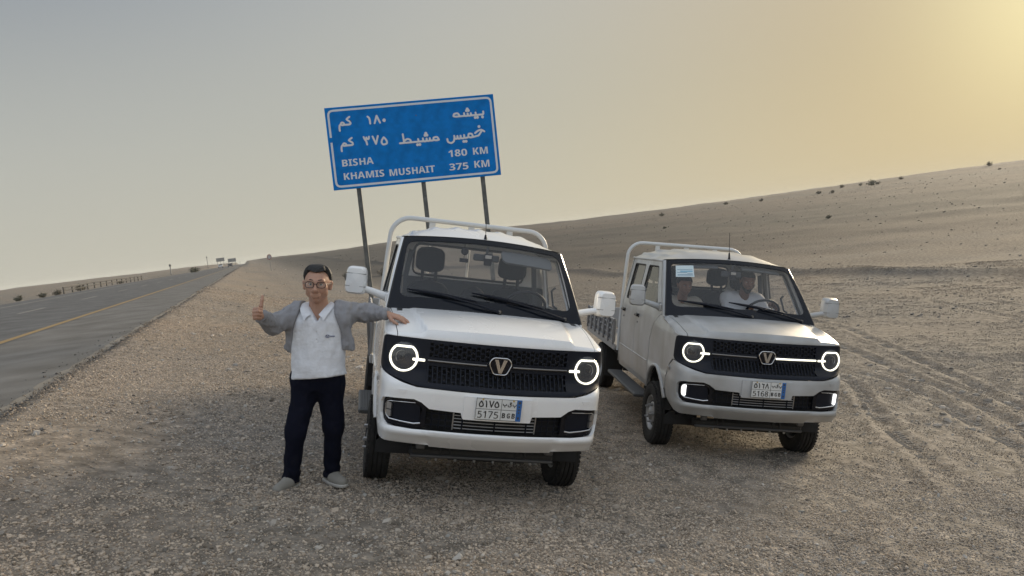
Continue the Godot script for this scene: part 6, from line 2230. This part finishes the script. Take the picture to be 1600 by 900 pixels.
const SHRUBS_LEFT := [[-33.5, 150.0, 1.9], [-32.2, 152.0, 1.5], [-31.3, 150.0, 1.7], [-30.0, 158.0, 2.0], [-34.7, 160.0, 1.4], [-27.6, 175.0, 1.3], [-22.9, 190.0, 2.6], [-36.5, 170.0, 1.6]]
const SHRUBS_RIGHT := [[-12.2, 95.0, 1.7], [-11.1, 96.0, 1.3], [-9.6, 100.0, 1.9], [-8.4, 104.0, 1.4], [12.0, 250.0, 1.9], [16.7, 330.0, 2.2], [19.2, 290.0, 2.0], [23.1, 300.0, 2.1], [24.0, 260.0, 1.6], [24.6, 380.0, 2.4], [25.8, 360.0, 2.0], [26.5, 330.0, 3.6], [26.9, 325.0, 2.2], [28.3, 380.0, 2.0], [33.4, 400.0, 3.0], [12.1, 150.0, 0.9], [23.6, 110.0, 0.8], [33.9, 300.0, 1.2]]

const LABELS_LEFT := ["second shrub from the left edge in the row beyond the road", "small middle shrub of the row left of the guard rail", "shrub in the row beyond the road, third from its right end", "wide shrub in the row beyond the road, second from its right end", "small shrub at the left frame edge beyond the road", "shrub just left of the guard rail's near end", "wide low shrub right of the guard rail, near the marker post", "pale shrub cut by the left frame edge beyond the road"]
const LABELS_RIGHT := ["flat dark shrub on the skyline just above the standing man's head, leftmost of four", "small shrub second of four on the skyline left of the sign posts", "widest shrub of the four on the skyline behind the near truck's mirror", "shrub nearest the near truck's roof hoop on the left skyline", "shrub on the slope over the gap between the two trucks", "shrub just under the skyline above the right truck's windscreen sticker", "shrub on the upper slope above the right truck's driver", "shrub on the upper slope over the right truck's right roof corner", "small lower shrub over the right truck's right roof corner", "shrub on the skyline left of the big bush", "small skyline shrub directly left of the big bush", "biggest bush on the right-hand skyline", "low shrub touching the right side of the biggest bush", "skyline shrub right of the biggest bush", "wide skyline shrub near the right frame edge", "small dark shrub low on the slope behind the right truck's hoop", "small dark shrub low on the slope right of the right truck's roof", "small shrub below the skyline at the right frame edge"]

# ------------------------------------------------------------------ tyre prints: pressed strips with cross lugs
func tyre_tracks() -> void:
	var m := mat(lin(0.40, 0.37, 0.333), 0.95)
	m.metallic_specular = 0.2
	m.uv1_triplanar = true
	m.uv1_world_triplanar = true
	m.uv1_scale = Vector3(0.9, 0.9, 0.9)
	m.albedo_texture = noise_tex(141, 0.05, Color(0.6, 0.6, 0.6), Color(1, 1, 1), 512, 6)
	for t in TRACKS.slice(0, 4):
		var mb := Mb.new()
		var v := 5.6
		while v < minf(t[0][-1], 17.0):
			var u := pl(v, t[0], t[1]) + n_small.get_noise_2d(v * 0.25, 3.0) * 0.08
			var keep := n_small.get_noise_2d(v * 0.5, u * 3.0) > 0.02
			if keep:
				var u2 := pl(v + 0.05, t[0], t[1])
				var dir := Vector2(u2 - pl(v, t[0], t[1]), 0.05).normalized()
				var nrm := Vector2(dir.y, -dir.x)
				for e in [-1.0, 1.0]:
					var a: Vector2 = Vector2(u, v) + nrm * e * 0.012
					var b: Vector2 = Vector2(u, v) + nrm * e * 0.095 + dir * 0.018
					var ps := []
					for q in [a, b, b + dir * 0.026, a + dir * 0.026]:
						var xz := road_xz(q.x, q.y)
						ps.append(Vector3(xz.x, height(xz.x, xz.y), xz.y))
					var up := Vector3(0, 0.0075, 0)
					mb.q(ps[0] + up, ps[1] + up, ps[2] + up, ps[3] + up, Vector3.UP)
					for k in 4:
						var c1: Vector3 = ps[k]
						var c2: Vector3 = ps[(k + 1) % 4]
						mb.f(c1 + up, c2 + up, c2 - up, (ps[0] + ps[2]) * 0.5)
						mb.f(c1 + up, c2 - up, c1 - up, (ps[0] + ps[2]) * 0.5)
			v += 0.058 if t != TRACKS[3] else 0.075
		var o := MeshInstance3D.new()
		o.name = numbered("tyre_track", self)
		o.mesh = mb.mesh()
		o.material_override = m
		add_child(o, true)
		structure(o)

# ------------------------------------------------------------------ loose stone
func rock_mesh(seed_: int, sub: int) -> ArrayMesh:
	var n := noise(seed_, 0.9, 2)
	var cell := noise(seed_ + 7, 1.4, 1, FastNoiseLite.TYPE_CELLULAR)
	var mb := Mb.new()
	var m := 6 if sub == 0 else 9
	var fn := func(u: float, w: float) -> Vector3:
		var d := Vector3(cos(TAU * u) * sin(PI * w), cos(PI * w), sin(TAU * u) * sin(PI * w))
		var r := 1.0 + n.get_noise_3dv(d * 1.3) * 0.55 + cell.get_noise_3dv(d) * 0.22
		return d * r * Vector3(1.0, 0.62, 0.8)
	for i in m:
		for j in m / 2 + 1:
			var jn := m / 2 + 1
			var a: Vector3 = fn.call(float(i % m) / m, float(j) / jn)
			var b: Vector3 = fn.call(float((i + 1) % m) / m, float(j) / jn)
			var c: Vector3 = fn.call(float((i + 1) % m) / m, float(j + 1) / jn)
			var d: Vector3 = fn.call(float(i % m) / m, float(j + 1) / jn)
			mb.f(a, b, c, Vector3.ZERO)
			mb.f(a, c, d, Vector3.ZERO)
	return mb.mesh()

# a handful of pebbles lying within a hand's breadth, as one mesh with a tone for each stone
func pebbles(seed_: int, count: int, spread: float, lo: float, hi: float) -> ArrayMesh:
	var rng := RandomNumberGenerator.new()
	rng.seed = seed_
	var n := noise(seed_, 0.9, 2)
	var mb := Mb.new()
	mb.use_c = true
	for s in count:
		var at := Vector2.from_angle(rng.randf() * TAU) * spread * sqrt(rng.randf())
		var size := lo + (hi - lo) * pow(rng.randf(), 2.2)
		var sq := Vector3(rng.randf_range(0.85, 1.45), rng.randf_range(0.45, 0.85), rng.randf_range(0.75, 1.1)) * size
		var bas := Basis(Vector3.UP, rng.randf() * TAU) * Basis(Vector3.RIGHT, rng.randfn() * 0.3)
		var off := Vector3(rng.randf() * 40.0, rng.randf() * 40.0, 0)
		var c := Vector3(at.x, size * 0.18, at.y)
		var fn := func(i: int, j: int) -> Vector3:
			var u := TAU * (i % 5) / 5.0 + (0.6 if j % 2 else 0.0)
			var w := PI * j / 4.0
			var d := Vector3(cos(u) * sin(w), cos(w), sin(u) * sin(w))
			return c + bas * (d * (1.0 + n.get_noise_3dv(d * 1.2 + off) * 0.6) * sq)
		for i in 5:
			for j in 4:
				mb.f(fn.call(i, j), fn.call(i + 1, j), fn.call(i + 1, j + 1), c)
				mb.f(fn.call(i, j), fn.call(i + 1, j + 1), fn.call(i, j + 1), c)
		var g := rng.randf_range(0.62, 1.25)
		var pick := rng.randf()
		if pick < 0.03:
			g = rng.randf_range(1.4, 1.75)
		elif pick < 0.2:
			g = rng.randf_range(0.35, 0.55)
		var w2 := rng.randfn() * 0.045
		while mb.c.size() < mb.v.size():
			mb.c.append(Color(g * (1.0 + w2), g, g * (1.0 - w2)))
	return mb.mesh()

func pebble_fields() -> void:
	var rng := RandomNumberGenerator.new()
	rng.seed = 909
	var stone := mat(Color(1, 1, 1), 0.92)
	stone.vertex_color_use_as_albedo = true
	stone.metallic_specular = 0.25
	for kind in 6:
		var coarse := kind < 3
		var where := []
		var tint := []
		for i in (9500 if coarse else 25000):
			var r := 1.6 + 17.5 * pow(rng.randf(), 0.9)
			if rng.randf() < 0.30:
				r = 18.0 + 27.0 * pow(rng.randf(), 1.3)
			var az := rng.randf_range(-0.78, 0.78)
			var x := sin(az) * r
			var z := -cos(az) * r
			var p := road_uv(x, z)
			if p.x < 0.12:
				continue
			var rough := 0.55 + n_patch.get_noise_2d(x * 1.6, z * 1.6) * 0.9
			if coarse:
				rough *= 1.0 - smoothstep(4.0, 6.0, p.x) * 0.93
			if rng.randf() > rough:
				continue
			var y := height(x, z)
			var nn := Vector3(y - height(x + 0.2, z), 0.2, y - height(x, z + 0.2)).normalized()
			var side := nn.cross(Vector3.BACK).normalized()
			var bas := Basis(side, nn, side.cross(nn)) * Basis(Vector3.UP, rng.randf() * TAU)
			var k := rng.randf_range(0.8, 1.2) * (1.0 + maxf(r - 16.0, 0.0) * 0.055)
			where.append(Transform3D(bas.scaled(Vector3(k, k, k)), Vector3(x, y, z)))
			tint.append(soil(p.x, p.y, r, x, z) * Color(1.05, 1.0, 0.94) * rng.randf_range(1.22, 1.5))
		var mm := MultiMesh.new()
		mm.transform_format = MultiMesh.TRANSFORM_3D
		mm.use_colors = true
		mm.mesh = pebbles(300 + kind, 20, 0.13, 0.0040, 0.0145) if coarse else pebbles(300 + kind, 26, 0.14, 0.0028, 0.0080)
		mm.instance_count = where.size()
		for i in where.size():
			mm.set_instance_transform(i, where[i])
			mm.set_instance_color(i, tint[i])
		var o := MultiMeshInstance3D.new()
		o.name = numbered("pebbles", self)
		o.multimesh = mm
		o.material_override = stone
		add_child(o, true)
		structure(o, "stuff")
		o.set_meta("label", "coarse broken pebbles packed over the bank" if coarse else "fine pebbles and grit over the bank")

func gravel() -> void:
	pebble_fields()
	var rng := RandomNumberGenerator.new()
	rng.seed = 4242
	var stone := mat(Color(1, 1, 1), 0.92)
	stone.vertex_color_use_as_albedo = true
	stone.metallic_specular = 0.25
	var lists := [[], [], []]
	var tones := [[], [], []]
	var tries := 50000
	for i in tries:
		# more stones near the camera, inside the field of view and a margin round it
		var r := 1.7 + 17.0 * pow(rng.randf(), 1.5)
		var az := rng.randf_range(-0.80, 0.80)
		var x := sin(az) * r
		var z := -cos(az) * r
		var p := road_uv(x, z)
		if p.x < 0.06 - 0.45 * pow(rng.randf(), 3.0):
			continue
		var coarse := clampf(0.62 + n_patch.get_noise_2d(x * 2.2, z * 2.2) * 0.9, 0.05, 1.0)
		coarse *= lerpf(1.0, 0.42, smoothstep(4.6, 7.5, p.x))
		if r < 6.0 and p.x > 3.0:
			coarse = maxf(coarse, 0.5 * smoothstep(6.5, 4.0, r))
		if rng.randf() > coarse:
			continue
		var sz := 0.006 + 0.006 * rng.randf() + 0.020 * pow(rng.randf(), 7.0)
		if p.x < 5.0 and p.x > 0.5 and rng.randf() < 0.10:
			sz *= 1.5
		if r > 14.0:
			sz *= 1.3
		var y := height(x, z) + sz * 0.12
		if p.x < 0.05:
			y = maxf(y, -p.x * 0.03 + ROAD_CLIMB * p.y + sz * 0.2)
		var bas := Basis(Vector3(rng.randfn(), rng.randfn() + 2.0, rng.randfn()).normalized(), rng.randf() * TAU) * Basis(Vector3.RIGHT, rng.randfn() * 0.35)
		if p.x > 5.5:
			sz *= 0.8
		bas = bas.scaled(Vector3(sz, sz, sz) * Vector3(rng.randf_range(0.8, 1.3), rng.randf_range(0.7, 1.1), 1.0))
		var k := rng.randi() % 3
		lists[k].append(Transform3D(bas, Vector3(x, y, z)))
		var base := soil(p.x, p.y, r, x, z)
		var g := rng.randf_range(0.68, 1.32)
		var w := rng.randfn() * 0.05
		var pick := rng.randf()
		if pick < 0.07:
			g = rng.randf_range(1.3, 1.55)
			w = -0.04
		elif pick < 0.15:
			g = rng.randf_range(0.38, 0.6)
		tones[k].append(Color(base.r * g * (1.0 + w), base.g * g, base.b * g * (1.0 - w)))
	# the slope beyond: scattered dark and pale stones, thinning with distance
	for i in 60000:
		var r := 11.0 + 300.0 * pow(rng.randf(), 2.0)
		var az := rng.randf_range(-0.80, 0.80)
		var x := sin(az) * r
		var z := -cos(az) * r
		var p := road_uv(x, z)
		if p.x < 0.3 and p.x > -13.0:
			continue
		if rng.randf() > clampf(0.55 + n_patch.get_noise_2d(x * 0.8, z * 0.8) * 1.3, 0.05, 1.0):
			continue
		var sz := (0.006 + 0.010 * rng.randf() + 0.05 * pow(rng.randf(), 14.0)) * (1.0 + r / 70.0)
		var y := height(x, z) + sz * 0.1
		var bas := Basis(Vector3(rng.randfn() * 0.3, 1.0, rng.randfn() * 0.3).normalized(), rng.randf() * TAU).scaled(Vector3(sz * rng.randf_range(0.8, 1.5), sz * rng.randf_range(0.6, 0.9), sz))
		var k := rng.randi() % 3
		lists[k].append(Transform3D(bas, Vector3(x, y, z)))
		var base := soil(p.x, p.y, r, x, z)
		var g := rng.randf_range(0.80, 1.25) if rng.randf() > 0.02 else rng.randf_range(1.8, 2.4)
		tones[k].append(Color(base.r * g, base.g * g, base.b * g))
	for k in 3:
		var mm := MultiMesh.new()
		mm.transform_format = MultiMesh.TRANSFORM_3D
		mm.use_colors = true
		mm.mesh = rock_mesh(200 + k, 0)
		mm.instance_count = lists[k].size()
		for i in lists[k].size():
			mm.set_instance_transform(i, lists[k][i])
			mm.set_instance_color(i, tones[k][i])
		var o := MultiMeshInstance3D.new()
		o.name = numbered("gravel", self)
		o.multimesh = mm
		o.material_override = stone
		add_child(o, true)
		structure(o, "stuff")
		o.set_meta("label", ["loose gravel strewn over the bank", "angular gravel scattered over the bank", "rounded gravel scattered over the bank"][k])
